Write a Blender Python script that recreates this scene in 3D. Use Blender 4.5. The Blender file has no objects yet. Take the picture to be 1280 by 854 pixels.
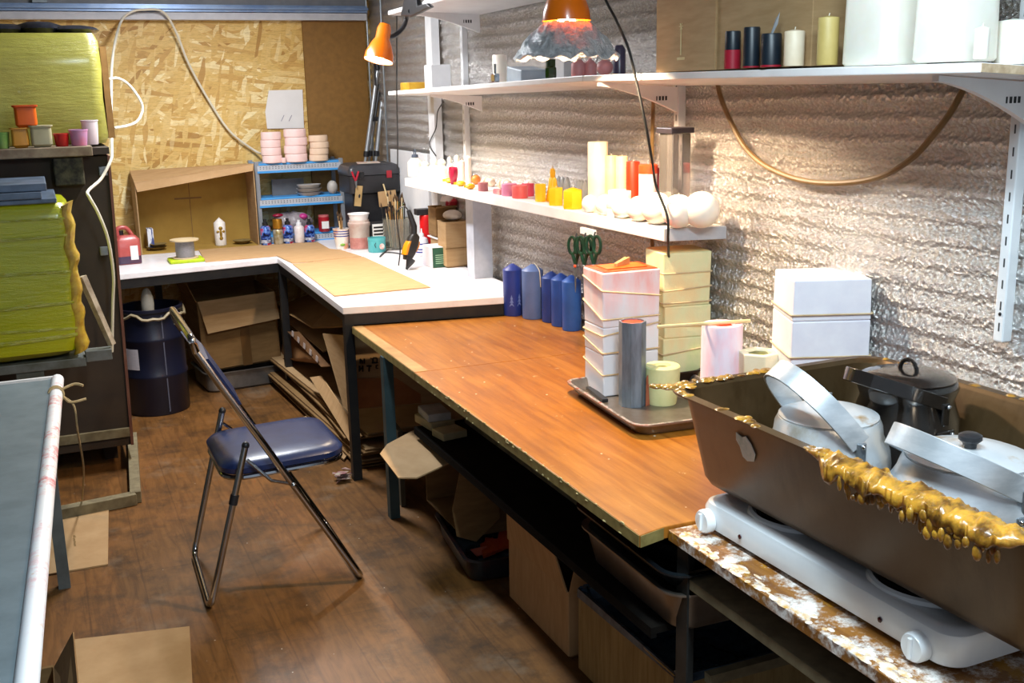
import bpy, math, random
from mathutils import Vector as V, Matrix, Euler, noise
random.seed(7)
PI = math.pi
D = bpy.data
scene = bpy.context.scene
col = scene.collection

# ------------------------------------------------------------------ camera
F = 1353.259
YAW, PITCH, ROLL = .40687307, .230005808, -.0223129
EYE = V((0, 0, 1.69))
cy_, sy_ = math.cos(YAW), math.sin(YAW)
FWD = V((sy_*math.cos(PITCH), cy_*math.cos(PITCH), -math.sin(PITCH)))
R0 = V((cy_, -sy_, 0)); U0 = R0.cross(FWD)
RX = R0*math.cos(ROLL) + U0*math.sin(ROLL)
UP = U0*math.cos(ROLL) - R0*math.sin(ROLL)
cam = D.cameras.new('camera'); cam.lens = F/1280*36; cam.sensor_width = 36; cam.clip_start = .02
cam_o = D.objects.new('camera', cam); col.objects.link(cam_o)
m = Matrix((RX, UP, -FWD)).transposed().to_4x4(); m.translation = EYE
cam_o.matrix_world = m
scene.camera = cam_o

def P(px, py, x=None, y=None, z=None):
    """the point of the plane x=, y= or z= seen at a photo pixel (used to survey the room)"""
    d = FWD + RX*((px-640)/F) - UP*((py-427)/F)
    if x is not None: t = (x-EYE.x)/d.x
    elif y is not None: t = (y-EYE.y)/d.y
    else: t = (z-EYE.z)/d.z
    return EYE + d*t
def mpp(p): return (V(p)-EYE).dot(FWD)/F           # metres per pixel at a point
def hat(b, py, px=None):
    """height z above point b at which pixel row py is met"""
    b = V(b); q = b.copy(); lo, hi = -.5, 3.5
    for _ in range(40):
        mid = (lo+hi)/2; q.z = mid; d = q-EYE
        row = 427-F*d.dot(UP)/d.dot(FWD)
        if row > py: lo = mid
        else: hi = mid
    return (lo+hi)/2

# ------------------------------------------------------------------ materials
def lin(h):
    h = h.lstrip('#'); c = [int(h[i:i+2], 16)/255 for i in (0, 2, 4)]
    return tuple(v/12.92 if v <= .04045 else ((v+.055)/1.055)**2.4 for v in c) + (1,)
class NT:
    def __init__(s, name):
        s.m = D.materials.new(name); s.m.use_nodes = True; s.t = s.m.node_tree; s.n = s.t.nodes
        s.b = s.n['Principled BSDF']
    def new(s, typ, **kw):
        n = s.n.new(typ)
        for k, v in kw.items():
            if k in n.inputs: n.inputs[k].default_value = v
            else: setattr(n, k, v)
        return n
    def link(s, a, b): s.t.links.new(a, b)
    def coords(s, scale=(1, 1, 1), rot=(0, 0, 0), kind='Object'):
        tc = s.new('ShaderNodeTexCoord'); mp = s.new('ShaderNodeMapping')
        mp.inputs['Scale'].default_value = scale; mp.inputs['Rotation'].default_value = rot
        s.link(tc.outputs[kind], mp.inputs[0]); return mp.outputs[0]
    def noise(s, vec, scale, detail=4, rough=.6, dist=0):
        n = s.new('ShaderNodeTexNoise'); n.inputs['Scale'].default_value = scale; n.inputs['Detail'].default_value = detail
        n.inputs['Roughness'].default_value = rough; n.inputs['Distortion'].default_value = dist
        s.link(vec, n.inputs['Vector']); return n.outputs['Fac']
    def ramp(s, fac, stops, interp='LINEAR'):
        r = s.new('ShaderNodeValToRGB'); e = r.color_ramp.elements; r.color_ramp.interpolation = interp
        while len(e) < len(stops): e.new(.5)
        for el, (p, c) in zip(e, stops):
            el.position = p; el.color = c if isinstance(c, tuple) else lin(c)
        s.link(fac, r.inputs[0]); return r.outputs[0]
    def mix(s, a, b, fac, mode='MIX'):
        x = s.new('ShaderNodeMix', data_type='RGBA', blend_type=mode)
        for sock, v in ((x.inputs[6], a), (x.inputs[7], b), (x.inputs[0], fac)):
            if isinstance(v, (tuple, float, int)): sock.default_value = v
            else: s.link(v, sock)
        return x.outputs[2]
    def bump(s, h, strength=.3, dist=.01):
        b = s.new('ShaderNodeBump'); b.inputs['Strength'].default_value = strength; b.inputs['Distance'].default_value = dist
        s.link(h, b.inputs['Height']); s.link(b.outputs[0], s.b.inputs['Normal'])
    def done(s, color=None, rough=.5, metal=0., **kw):
        if color is not None:
            if isinstance(color, tuple): s.b.inputs['Base Color'].default_value = color
            else: s.link(color, s.b.inputs['Base Color'])
        s.b.inputs['Roughness'].default_value = rough; s.b.inputs['Metallic'].default_value = metal
        for k, v in kw.items(): s.b.inputs[k.replace('_', ' ')].default_value = v
        return s.m
MATS = {}
def mt(name, c, c2=None, rough=.5, metal=0., scale=12, bump=0., lo=.35, hi=.65, stretch=(1, 1, 1), **kw):
    """a noise-mottled surface"""
    if name in MATS: return MATS[name]
    t = NT(name); v = t.coords(stretch); f = t.noise(v, scale, 5)
    a = lin(c); b = lin(c2) if c2 else tuple(x*.82 for x in a[:3])+(1,)
    cr = t.ramp(f, [(lo, a), (hi, b)])
    if bump: t.bump(f, bump, .01)
    MATS[name] = t.done(cr, rough, metal, **kw); return MATS[name]

def osb():
    t = NT('osb'); base = None
    for k, (rot, sc, off) in enumerate(((.15, (7, 1, 42), 0), (-.55, (9, 1, 48), 3), (.75, (8, 1, 40), 7), (-.1, (6, 1, 52), 11), (1.35, (10, 1, 50), 5))):
        v0 = t.coords((1, 1, 1), (0, rot, 0)); mp2 = t.new('ShaderNodeMapping'); mp2.inputs['Scale'].default_value = sc; mp2.inputs['Location'].default_value = (off, 0, off*1.7); t.link(v0, mp2.inputs[0]); v = mp2.outputs[0]
        nz = t.new('ShaderNodeTexNoise'); nz.inputs['Scale'].default_value = 1.4; nz.inputs['Detail'].default_value = 5; t.link(v, nz.inputs['Vector'])
        wv = t.mix(v, nz.outputs['Color'], .28)
        vo = t.new('ShaderNodeTexVoronoi'); vo.inputs['Scale'].default_value = 1.0; t.link(wv, vo.inputs['Vector'])
        sep = t.new('ShaderNodeSeparateColor'); t.link(vo.outputs['Color'], sep.inputs[0])
        cc = t.ramp(sep.outputs[0], [(0, '#a87a34'), (.1, '#c89c50'), (.4, '#d8b263'), (.75, '#e2c27c'), (1, '#f6e4ae')])
        if base is None: base = cc; bh = sep.outputs[1]
        else: base = t.mix(base, cc, t.ramp(sep.outputs[1+(k % 2)], [(.62, (0, 0, 0, 1)), (.66, (.9, .9, .9, 1))]))
    gr = t.noise(t.coords((20, 1, 160), (0, .2, 0)), 1.5, 6, .75)
    base = t.mix(base, lin('#96702f'), t.ramp(gr, [(.48, (0, 0, 0, 1)), (.75, (.8, .8, .8, 1))]))
    dk = t.noise(t.coords((13, 1, 70), (0, -.35, 0)), 1.5, 5, .7)
    base = t.mix(base, lin('#4a330f'), t.ramp(dk, [(.67, (0, 0, 0, 1)), (.72, (.85, .85, .85, 1))]))
    t.bump(bh, .25, .004)
    return t.done(base, .55)
def foil():
    t = NT('foil_insulation')
    v = t.coords((1, 1, 1)); n1 = t.noise(v, 150, 3, .75); n2 = t.noise(v, 30, 4, .7)
    vo = t.new('ShaderNodeTexVoronoi'); vo.inputs['Scale'].default_value = 75; t.link(v, vo.inputs['Vector'])
    h = t.mix(t.mix(n1, vo.outputs['Distance'], .6), n2, .35)
    t.bump(h, 1.0, .03)
    c = t.ramp(n2, [(.3, '#cfccc9'), (.7, '#d8d5d2')])
    return t.done(c, .26, .89)
def floor_mat():
    t = NT('laminate_floor')
    v = t.coords((1, 1, 1)); w = t.noise(t.coords((14, 1.6, 1)), 2.2, 8, .65, 1.2)
    big = t.noise(v, 1.5, 4); dirt = t.noise(v, 5, 8, .72)
    c = t.ramp(w, [(.3, '#55371a'), (.48, '#694622'), (.6, '#754f28'), (.75, '#5a3b1c')])
    c = t.mix(c, lin('#94643a'), t.ramp(big, [(.5, (0, 0, 0, 1)), (.75, (.5, .5, .5, 1))]))
    c = t.mix(c, lin('#3b2a1a'), t.ramp(dirt, [(.47, (0, 0, 0, 1)), (.66, (.8, .8, .8, 1))]))
    wear = t.noise(v, 2.3, 6, .7)
    c = t.mix(c, lin('#857460'), t.ramp(wear, [(.55, (0, 0, 0, 1)), (.72, (.6, .6, .6, 1))]))
    # plank joints
    br = t.new('ShaderNodeTexBrick'); br.inputs['Scale'].default_value = 1; br.inputs['Brick Width'].default_value = 1.3
    br.inputs['Row Height'].default_value = .19; br.inputs['Mortar Size'].default_value = .003
    t.link(t.coords((1, 1, 1), (0, 0, PI/2)), br.inputs['Vector'])
    bf = t.new('ShaderNodeMath', operation='MULTIPLY'); t.link(br.outputs['Fac'], bf.inputs[0]); bf.inputs[1].default_value = .35
    c = t.mix(c, lin('#3b2512'), bf.outputs[0])
    # wax specks
    vo = t.new('ShaderNodeTexVoronoi'); vo.inputs['Scale'].default_value = 22; t.link(v, vo.inputs['Vector'])
    sp = t.ramp(vo.outputs['Distance'], [(.035, (1, 1, 1, 1)), (.06, (0, 0, 0, 1))])
    sep = t.new('ShaderNodeSeparateColor'); t.link(vo.outputs['Color'], sep.inputs[0])
    gate = t.ramp(sep.outputs[0], [(.78, (0, 0, 0, 1)), (.8, (1, 1, 1, 1))])
    c = t.mix(c, lin('#c9c3b8'), t.mix(sp, gate, 1.0, 'MULTIPLY'))
    t.bump(w, .08, .004)
    return t.done(c, .42, 0, **{'Specular IOR Level': .4})
def table_wood():
    t = NT('orange_brown_tabletop')
    v = t.coords((1, 1, 1)); w = t.noise(t.coords((16, 1.2, 1)), 2.2, 7, .6, .4); big = t.noise(v, 3, 5)
    c = t.ramp(w, [(.3, '#864b14'), (.5, '#a0611b'), (.7, '#b2732b')])
    c = t.mix(c, lin('#7c4a22'), t.ramp(big, [(.5, (0, 0, 0, 1)), (.7, (.5, .5, .5, 1))]))
    st = t.noise(v, 17, 7, .8)
    c = t.mix(c, lin('#e3c9a0'), t.ramp(st, [(.63, (0, 0, 0, 1)), (.70, (.85, .85, .85, 1))]))
    vo = t.new('ShaderNodeTexVoronoi'); vo.inputs['Scale'].default_value = 24; t.link(v, vo.inputs['Vector'])
    sp = t.ramp(vo.outputs['Distance'], [(.06, (1, 1, 1, 1)), (.1, (0, 0, 0, 1))])
    sep = t.new('ShaderNodeSeparateColor'); t.link(vo.outputs['Color'], sep.inputs[0])
    gate = t.ramp(sep.outputs[0], [(.72, (0, 0, 0, 1)), (.74, (1, 1, 1, 1))])
    c = t.mix(c, lin('#fff0d8'), t.mix(sp, gate, 1.0, 'MULTIPLY'))
    t.bump(st, .1, .004)
    return t.done(c, .36)
def wrapped(name, a, b, spot, scale=(1, 1, 6)):
    """insulation cloth under clear stretch film"""
    t = NT(name); v = t.coords(scale); f = t.noise(v, 3, 5); g = t.noise(t.coords((1, 1, 1)), 9, 6, .7)
    c = t.ramp(f, [(.3, a), (.7, b)])
    c = t.mix(c, lin(spot), t.ramp(g, [(.66, (0, 0, 0, 1)), (.72, (.8, .8, .8, 1))]))
    h = t.noise(t.coords((2, 2, 12)), 4, 6, .7)
    t.bump(h, .35, .02)
    return t.done(c, .3, 0, **{'Coat Weight': .5, 'Coat Roughness': .15})
def glass(name, c, rough=.05, alpha=None, trans=1., ior=1.3):
    if name in MATS: return MATS[name]
    t = NT(name)
    f = t.noise(t.coords(), 8, 3)
    a = lin(c); cr = t.ramp(f, [(.3, a), (.7, tuple(x*.94 for x in a[:3])+(1,))])
    MATS[name] = t.done(cr, rough, 0, Transmission_Weight=trans, IOR=ior); return MATS[name]
def emis(name, c, s):
    t = NT(name); f = t.noise(t.coords(), 5, 2); cr = t.ramp(f, [(.3, lin(c)), (.7, lin(c))])
    t.link(cr, t.b.inputs['Emission Color']); return t.done(lin(c), .4, 0, Emission_Strength=s)
OSB, FOIL, FLOOR, TWOOD = osb(), foil(), floor_mat(), table_wood()
CARD = mt('cardboard', '#a98a62', '#9c7c54', .8, scale=9, stretch=(1, 1, 6))
CARDL = mt('cardboard_light', '#bd986c', '#b08b5e', .8, scale=9, stretch=(1, 5, 1))
CARDD = mt('cardboard_dark', '#86663c', '#74562f', .85, scale=7, stretch=(1, 1, 5))
HARD = mt('hardboard', '#8a6227', '#7e5820', .6, scale=30)
WHITE = mt('white_laminate', '#efecec', '#e2dede', .35, scale=6)
WHITET = mt('white_worktop', '#ece8ea', '#d9c9cc', .3, scale=7, lo=.5, hi=.8)
STEEL = mt('stainless_steel', '#9a9188', '#7d7268', .32, .75, scale=14, lo=.3, hi=.7)
ALU = mt('aluminium', '#e6e9ed', '#cdd2d7', .3, .65, scale=16, stretch=(1, 1, 3))
ALUD = mt('grey_aluminium', '#9aa0a6', '#838a90', .35, .8, scale=16)
CHROME = mt('chrome', '#c9ccd0', '#b4b6ba', .12, 1., scale=6)
BLACKM = mt('black_steel', '#17171a', '#25221f', .45, .2, scale=18)
BLACKP = mt('black_plastic', '#16161a', '#202024', .4, scale=20)
TEAL = mt('grey_green_steel', '#3f565a', '#33464a', .5, .3, scale=10)
PLASTER = mt('white_plaster', '#eceaf0', '#dfdce6', .6, scale=9, bump=.1)
WAXW = mt('white_wax', '#f6f1e6', '#efe7d6', .4, scale=8, Subsurface_Weight=.15)
RUBBER = mt('rubber_band', '#d6c09a', '#c4a982', .7, scale=20)
WICK = mt('cotton_wick', '#ded6c4', '#cfc6b2', .9, scale=40)
PINKP = mt('pinkish_plaster', '#f0d4cf', '#e8c4bd', .7, scale=12)
WOODP = mt('pale_wood', '#b89a68', '#9c7f50', .7, scale=6, stretch=(2, 8, 2))
WOODG = mt('grimy_wood', '#7d7358', '#645a42', .8, scale=7, stretch=(3, 3, 3))
DARKW = mt('dark_board', '#2c2118', '#3a2c1e', .7, scale=6)
REDW = mt('red_wax', '#d8330f', '#e6552a', .4, scale=12)
CREAM = mt('cream_plaster', '#efdcae', '#e6cf98', .6, scale=6, bump=.1)
PALEGREEN = mt('pale_green_plaster', '#dde0a8', '#cfd294', .55, scale=12)
PAPER = mt('white_paper', '#ece9e6', '#e2dfdc', .8, scale=4)
NAVY = mt('navy_vinyl', '#1b2c55', '#16244a', .32, scale=20, bump=.05)
BLUEPL = mt('sky_blue_plastic', '#4a9fe0', '#3f93d6', .35, scale=6)
GREYPL = mt('grey_plastic', '#8c9096', '#7e8288', .45, scale=8)
PAINTW = mt('white_paint', '#e9eaec', '#dcdde0', .4, scale=6)
CABLEW = mt('white_cable', '#e2dccb', '#d6cfbc', .5, scale=10)
CABLEB = mt('black_cable', '#141414', '#1e1e1e', .5, scale=10)
ORANGE = mt('orange_enamel', '#e2720a', '#d8660a', .25, scale=5, Coat_Weight=.6)
FOILC = None

# ------------------------------------------------------------------ meshes
class MB:
    def __init__(s): s.v = []; s.f = []
    def add(s, vs, fs, M=None):
        o = len(s.v)
        s.v += [tuple(M @ V(p)) if M else tuple(p) for p in vs]
        s.f += [tuple(i+o for i in f) for f in fs]; return s
    def hexa(s, b, t, M=None):
        """bottom quad + top quad (both counter-clockwise seen from above)"""
        return s.add(list(b)+list(t), [(3, 2, 1, 0), (4, 5, 6, 7), (0, 1, 5, 4), (1, 2, 6, 5), (2, 3, 7, 6), (3, 0, 4, 7)], M)
    def box(s, x0, y0, z0, x1, y1, z1, M=None):
        return s.hexa([(x0, y0, z0), (x1, y0, z0), (x1, y1, z0), (x0, y1, z0)], [(x0, y0, z1), (x1, y0, z1), (x1, y1, z1), (x0, y1, z1)], M)
    def cbox(s, c, d, M=None):
        return s.box(c[0]-d[0]/2, c[1]-d[1]/2, c[2]-d[2]/2, c[0]+d[0]/2, c[1]+d[1]/2, c[2]+d[2]/2, M)
    def loft(s, rings, cap0=True, cap1=True, closed=False, M=None):
        n = len(rings[0]); vs = [p for r in rings for p in r]; fs = []
        R = len(rings)
        for k in range(R if closed else R-1):
            a = k*n; b = ((k+1) % R)*n
            for i in range(n):
                j = (i+1) % n; fs.append((a+i, a+j, b+j, b+i))
        if not closed:
            if cap0: fs.append(tuple(range(n))[::-1])
            if cap1: fs.append(tuple((R-1)*n+i for i in range(n)))
        return s.add(vs, fs, M)
    def lathe(s, prof, seg=24, c=(0, 0, 0), M=None, cap0=True, cap1=True, wob=0, squash=1):
        rings = []
        for r, z in prof:
            rings.append([(c[0]+r*math.cos(2*PI*i/seg)*(1+wob*math.sin(3*2*PI*i/seg+z*40)), c[1]+squash*r*math.sin(2*PI*i/seg)*(1+wob*math.sin(3*2*PI*i/seg+z*40)), c[2]+z) for i in range(seg)])
        return s.loft(rings, cap0, cap1, M=M)
    def tube(s, pts, r, seg=8, closed=False):
        pts = [V(p) for p in pts]; n = len(pts); rings = []; prev = None
        for i in range(n):
            if closed: t = (pts[(i+1) % n]-pts[i-1])
            else: t = pts[min(i+1, n-1)]-pts[max(i-1, 0)]
            t.normalize()
            if prev is None:
                a = V((0, 0, 1)) if abs(t.z) < .9 else V((1, 0, 0)); u = t.cross(a).normalized()
            else:
                u = (prev - t*prev.dot(t)).normalized()
            prev = u; w = t.cross(u)
            rr = r[i] if isinstance(r, (list, tuple)) else r
            rings.append([tuple(pts[i]+(u*math.cos(2*PI*k/seg)+w*math.sin(2*PI*k/seg))*rr) for k in range(seg)])
        return s.loft(rings, closed=closed)
    def ribbon(s, pts, wdir, width, th):
        """flat strip along pts"""
        pts = [V(p) for p in pts]; n = len(pts); rings = []
        for i in range(n):
            t = (pts[min(i+1, n-1)]-pts[max(i-1, 0)]).normalized()
            w = V(wdir); w = (w-t*w.dot(t)).normalized(); nn = t.cross(w)
            rings.append([tuple(pts[i]+w*a*width/2+nn*b*th/2) for a, b in ((-1, -1), (1, -1), (1, 1), (-1, 1))])
        return s.loft(rings)
    def ball(s, c, r, seg=14, rings=9):
        if not isinstance(r, (tuple, list)): r = (r, r, r)
        pr = []
        for k in range(rings+1):
            a = -PI/2+PI*k/rings; pr.append((max(.001, math.cos(a)), math.sin(a)))
        return s.lathe(pr, seg, M=Matrix.Translation(V(c)) @ Matrix.Diagonal((r[0], r[1], r[2], 1)))
    def prism(s, poly, z0, z1, M=None):
        return s.loft([[(x, y, z0) for x, y in poly], [(x, y, z1) for x, y in poly]], M=M)
    def sheet(s, quad, th, M=None):
        """a bent sheet: polygon of 3-D points given thickness th along its normal"""
        q = [V(p) for p in quad]; n = V((0, 0, 0))
        for i in range(len(q)):
            a, b = q[i], q[(i+1) % len(q)]
            n += V(((a.y-b.y)*(a.z+b.z), (a.z-b.z)*(a.x+b.x), (a.x-b.x)*(a.y+b.y)))
        n.normalize()
        return s.loft([[tuple(p-n*th/2) for p in q], [tuple(p+n*th/2) for p in q]], M=M)
    def tray(s, w, d, h, th=.003, r=.04, lip=.012, taper=.02, M=None, n=5):
        """open pan with rounded corners and rolled lip, base at z=0"""
        w2, d2 = w/2, d/2
        rg = [(rr(w2-taper-.012, d2-taper-.012, max(.006, r-.012), n), 0), (rr(w2-taper, d2-taper, r, n), .012), (rr(w2-lip, d2-lip, r, n), h-.004), (rr(w2, d2, r+lip*.5, n), h-.002),
              (rr(w2, d2, r+lip*.5, n), h+.003), (rr(w2-lip-th, d2-lip-th, r, n), h), (rr(w2-taper-th, d2-taper-th, r, n), .016), (rr(w2-taper-.014, d2-taper-.014, max(.006, r-.012), n), th+.001)]
        return s.loft([[(x, y, z) for x, y in ring] for ring, z in rg], M=M)
    def build(s, name, mat, parent=None, smooth=False, bevel=0, loc=None, rot=None, subsurf=0, auto=None):
        me = D.meshes.new(name); me.from_pydata(s.v, [], s.f); me.update()
        o = D.objects.new(name, me); col.objects.link(o)
        import bmesh
        bm = bmesh.new(); bm.from_mesh(me); bmesh.ops.recalc_face_normals(bm, faces=bm.faces); bm.to_mesh(me); bm.free()
        me.materials.append(mat)
        if smooth:
            me.polygons.foreach_set('use_smooth', [True]*len(me.polygons))
            me.set_sharp_from_angle(angle=math.radians(auto or 38))
        if bevel:
            b = o.modifiers.new('bevel', 'BEVEL'); b.width = bevel; b.segments = 2; b.limit_method = 'ANGLE'; b.angle_limit = .6
        if subsurf:
            b = o.modifiers.new('sub', 'SUBSURF'); b.levels = subsurf; b.render_levels = subsurf
        if parent: o.parent = parent
        if loc is not None: o.location = loc
        if rot is not None: o.rotation_euler = rot if isinstance(rot, (tuple, list, Euler)) else (0, 0, rot)
        return o
def rr(w2, d2, r, n=5):
    r = min(r, w2*.98, d2*.98); out = []
    for cx, cy, a0 in ((w2-r, d2-r, 0), (-w2+r, d2-r, PI/2), (-w2+r, -d2+r, PI), (w2-r, -d2+r, 1.5*PI)):
        for k in range(n+1):
            a = a0+PI/2*k/n; out.append((cx+r*math.cos(a), cy+r*math.sin(a)))
    return out
def ngon(n, r, ph=0): return [(r*math.cos(ph+2*PI*i/n), r*math.sin(ph+2*PI*i/n)) for i in range(n)]
def smoothpath(pts, k=6):
    pts = [V(p) for p in pts]; out = []
    for i in range(len(pts)-1):
        p0, p1, p2, p3 = pts[max(i-1, 0)], pts[i], pts[i+1], pts[min(i+2, len(pts)-1)]
        for j in range(k):
            t = j/k
            out.append(.5*((2*p1)+(p2-p0)*t+(2*p0-5*p1+4*p2-p3)*t*t+(3*p1-p0-3*p2+p3)*t**3))
    out.append(pts[-1]); return out

def tag(o, label, cat, group=None, kind=None):
    o['label'] = label; o['category'] = cat
    if group: o['group'] = group
    if kind: o['kind'] = kind
    return o
def thing(name, label, cat, loc=(0, 0, 0), rotz=0, group=None):
    o = D.objects.new(name, None); o.empty_display_size = .05; col.objects.link(o)
    o.location = loc; o.rotation_euler = rotz if isinstance(rotz, (tuple, list)) else (0, 0, rotz)
    return tag(o, label, cat, group)
def struct(o): o['kind'] = 'structure'; return o
def dup(o, label, loc, rotz=None, group=None, scale=None):
    def cp(s, par):
        c = s.copy(); col.objects.link(c)
        if par: c.parent = par
        for ch in s.children: cp(ch, c)
        return c
    c = cp(o, None); c.location = loc; c['label'] = label
    if rotz is not None: c.rotation_euler = (0, 0, rotz)
    if group: c['group'] = group
    if scale: c.scale = scale
    return c
def recolor(o, m):
    o.data = o.data.copy(); o.data.materials.clear(); o.data.materials.append(m); return o
# ------------------------------------------------------------------ room
W, YB = 2.03, 6.9                      # right wall plane, back wall plane
ZW, ZB, ZH = .79, .705, .70            # white worktop, brown table, hotplate table
o = MB().box(-2.4, -1.2, -.12, 2.2, 7.1, 0).build('floor', FLOOR); struct(o)
o = MB().box(-2.4, 1.5, 2.45, 2.2, 7.1, 2.55).build('ceiling', mt('ceiling_grey', '#8d95a0', '#7d8590', .7, scale=3)); struct(o)
o = MB().box(-2.4, YB, 0, 2.2, YB+.12, 2.45).build('wall_back', OSB); struct(o)
o = MB().box(-2.5, -1.2, 0, -2.4, 7.1, 2.45).build('wall_left', mt('dim_wall', '#6d6a63', '#5c5953', .8)); struct(o)
mb = MB(); ny, nz = 150, 430
vs, fs = [], []
for i in range(ny+1):
    y = -1.2+(YB+1.2)*i/ny
    for k in range(nz+1):
        z = 2.45*k/nz
        wv = noise.noise(V((y*.9, z*2.2, 0)))*.020 + noise.noise(V((y*3, z*6, 4)))*.006
        s_ = math.sin(2*PI*(z+wv)/.056)
        vs.append((W+.002-.0055*(abs(s_)**.7*(1 if s_ > 0 else -1)) + .006*noise.noise(V((y*1.3, z*3, 9))), y, z))
for i in range(ny):
    for k in range(nz):
        a = i*(nz+1)+k; fs.append((a, a+1, a+nz+2, a+nz+1))
mb.add(vs, fs); mb.box(W+.02, -1.2, 0, W+.15, YB, 2.45)
o = mb.build('wall_right', FOIL, smooth=True); struct(o)
# roof plate and rail over the back wall
mb = MB().box(-2.4, 6.82, 2.122, 2.0, YB-.002, 2.163); struct(mb.build('trim_1', mt('pale_plate', '#c9c9ce', '#b9bac0', .5)))
mb = MB(); prof = [(6.80, 2.166), (6.80, 2.178), (6.775, 2.180), (6.775, 2.192), (6.80, 2.194), (6.80, 2.206), (YB-.002, 2.206), (YB-.002, 2.166)]
mb.loft([[(-2.4, y, z) for y, z in prof], [(2.0, y, z) for y, z in prof]])
struct(mb.build('trim_2', mt('blue_grey_rail', '#8ea4c4', '#7690b8', .35, .3)))
struct(MB().box(-2.4, 6.84, 2.208, 2.0, YB-.002, 2.449).build('trim_3', mt('grey_sheet', '#8b8d92', '#7c7e84', .6)))
p = P(52, 8, y=6.83); struct(MB().box(p.x-.045, 6.80, 2.209, p.x+.03, 6.838, 2.448).build('trim_4', ALUD))

o = MB().box(P(382, 100, y=6.88).x, 6.872, .80, 2.0, 6.896, 2.12).build('hardboard_sheet', HARD)
tag(o, 'plain brown hardboard sheet standing in the corner beside the chipboard wall', 'board')
# paper pinned on the chipboard
pts = [P(a, b, y=6.89) for a, b in ((334, 161), (380, 160), (378, 112), (336, 113), (331.5, 140))]
o = MB().sheet([pts[0], pts[1], pts[2], pts[3], pts[4]], .003).build('paper_sheet', PAPER)
tag(o, 'white paper sheet pinned to the chipboard wall above the blue rack', 'paper')
mb = MB()
for a in (-.006, .010):
    q = P(355+a*600, 149, y=6.886); mb.tube([q+V((0, 0, -.012)), q+V((.02, 0, .024))], .0016, 5)
mb.build('pencil_stroke', mt('grey_ink', '#8d86a0', rough=.8), o)

# ------------------------------------------------------------------ white L-shaped worktop
t = thing('corner_worktable', 'white L-shaped worktop on black steel legs along the back and foil walls', 'table', (1.6, 5.6, 0))
L = V((1.6, 5.6, 0))
def rel(p): return (p[0]-L.x, p[1]-L.y)
poly = [rel(p) for p in ((1.14, 4.475), (1.985, 4.32), (2.005, 6.87), (-.45, 6.87), (-.45, 5.83), (1.187, 6.06))]
MB().prism(poly, .757, ZW).build('worktop', WHITET, t, bevel=.004)
mb = MB()
def bar(mb, a, b, w, z0, z1):
    a, b = V(a), V(b); d = (b-a).normalized(); n = V((-d.y, d.x))*w/2
    q = [a-n, b-n, b+n, a+n]
    mb.prism([(p.x-L.x, p.y-L.y) for p in q], z0, z1)
for a, b in (((1.165, 4.49), (1.97, 4.345)), ((1.18, 4.5), (1.21, 6.06)), ((1.2, 6.08), (-.42, 5.86)), ((1.98, 4.4), (1.98, 6.8))):
    bar(mb, a, b, .03, .707, .7565)
mb.build('apron_frame', BLACKM, t)
for x, y in ((1.165, 4.49), (1.21, 6.07), (-.1, 5.92), (1.93, 4.38), (.6, 6.8)):
    MB().box(x-.02-L.x, y-.02-L.y, 0, x+.02-L.x, y+.02-L.y, .7565).build('leg', BLACKM, t)
def flat_card(pix, z, th, mat, label, name='cardboard_sheet', cat='cardboard', group=None, kind=None):
    q = [P(a, b, z=z) for a, b in pix]
    c = sum(q, V())/len(q)
    o = MB().prism([(p.x-c.x, p.y-c.y) for p in q], 0, th).build(name, mat, loc=(c.x, c.y, z))
    return tag(o, label, cat, group)
flat_card([(366, 331), (454, 322), (538, 360), (418, 371)], ZW+.001, .005, CARDL, 'tan cardboard sheet on the white worktop in front of the glue gun', cat='cardboard')
flat_card([(257, 328), (346, 320.5), (365, 329.5), (452, 321.5), (425, 313), (412, 312), (397, 303.5), (247, 311)], ZW+.001, .005, CARDL, 'tan cardboard sheet across the worktop corner in front of the spray cans', cat='cardboard')

# ------------------------------------------------------------------ brown table
t = thing('workbench', 'orange-brown wooden table with wax flecks beside the foil wall', 'table', (1.55, 3.2, 0))
L = V((1.55, 3.2, 0))
ys = P(510, 467, z=ZB).y
MB().prism([rel(p) for p in ((1.163, ys+.002), (2.0, ys-.02), (2.0, 4.31), (1.88, 4.325), (1.172, 4.455))], ZB-.03, ZB).build('tabletop', TWOOD, t, bevel=.002)
MB().prism([rel(p) for p in ((1.152, 1.972), (1.225, 1.99), (2.0, 1.985), (2.0, ys-.022), (1.163, ys))], ZB-.03, ZB).build('tabletop', TWOOD, t, bevel=.002)
EDGE = mt('worn_edge', '#b58d56', '#96703c', .5, scale=9)
MB().prism([rel(p) for p in ((1.163, ys+.004), (1.215, ys+.004), (1.215, 4.448), (1.1725, 4.454))], ZB-.0005, ZB+.0006).build('edge_strip', EDGE, t)
EDGB = mt('grimy_edge', '#9a8a52', '#7d6c3a', .6, scale=25)
for (xa, ya), (xb, yb) in (((1.163, ys-.002), (1.152, 1.974)), ((1.172, 4.452), (1.163, ys+.004))):
    MB().prism([rel(p) for p in ((xa-.0015, ya), (xb-.0015, yb), (xb-.0003, yb), (xa-.0003, ya))], ZB-.0295, ZB-.0015).build('edge_band', EDGB, t)
MB().prism([rel(p) for p in ((1.153, 1.9705), (1.2245, 1.9885), (1.2245, 1.9895), (1.153, 1.9717))], ZB-.0295, ZB-.0015).build('edge_band', EDGB, t)
mb = MB()
for k in range(55):
    u = random.random(); y = ys+(1.975-ys)*u; x = 1.163-.011*u
    mb.ball((x-.001-L.x, y-L.y, ZB-random.choice((.0, .0, .008, .027))), (random.uniform(.002, .004), random.uniform(.003, .010), random.uniform(.0015, .005)), 6, 4)
o = mb.build('wax_drips', mt('edge_wax', '#b9a878', '#a5945f', .5), t, smooth=True); o['kind'] = 'stuff'
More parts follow.
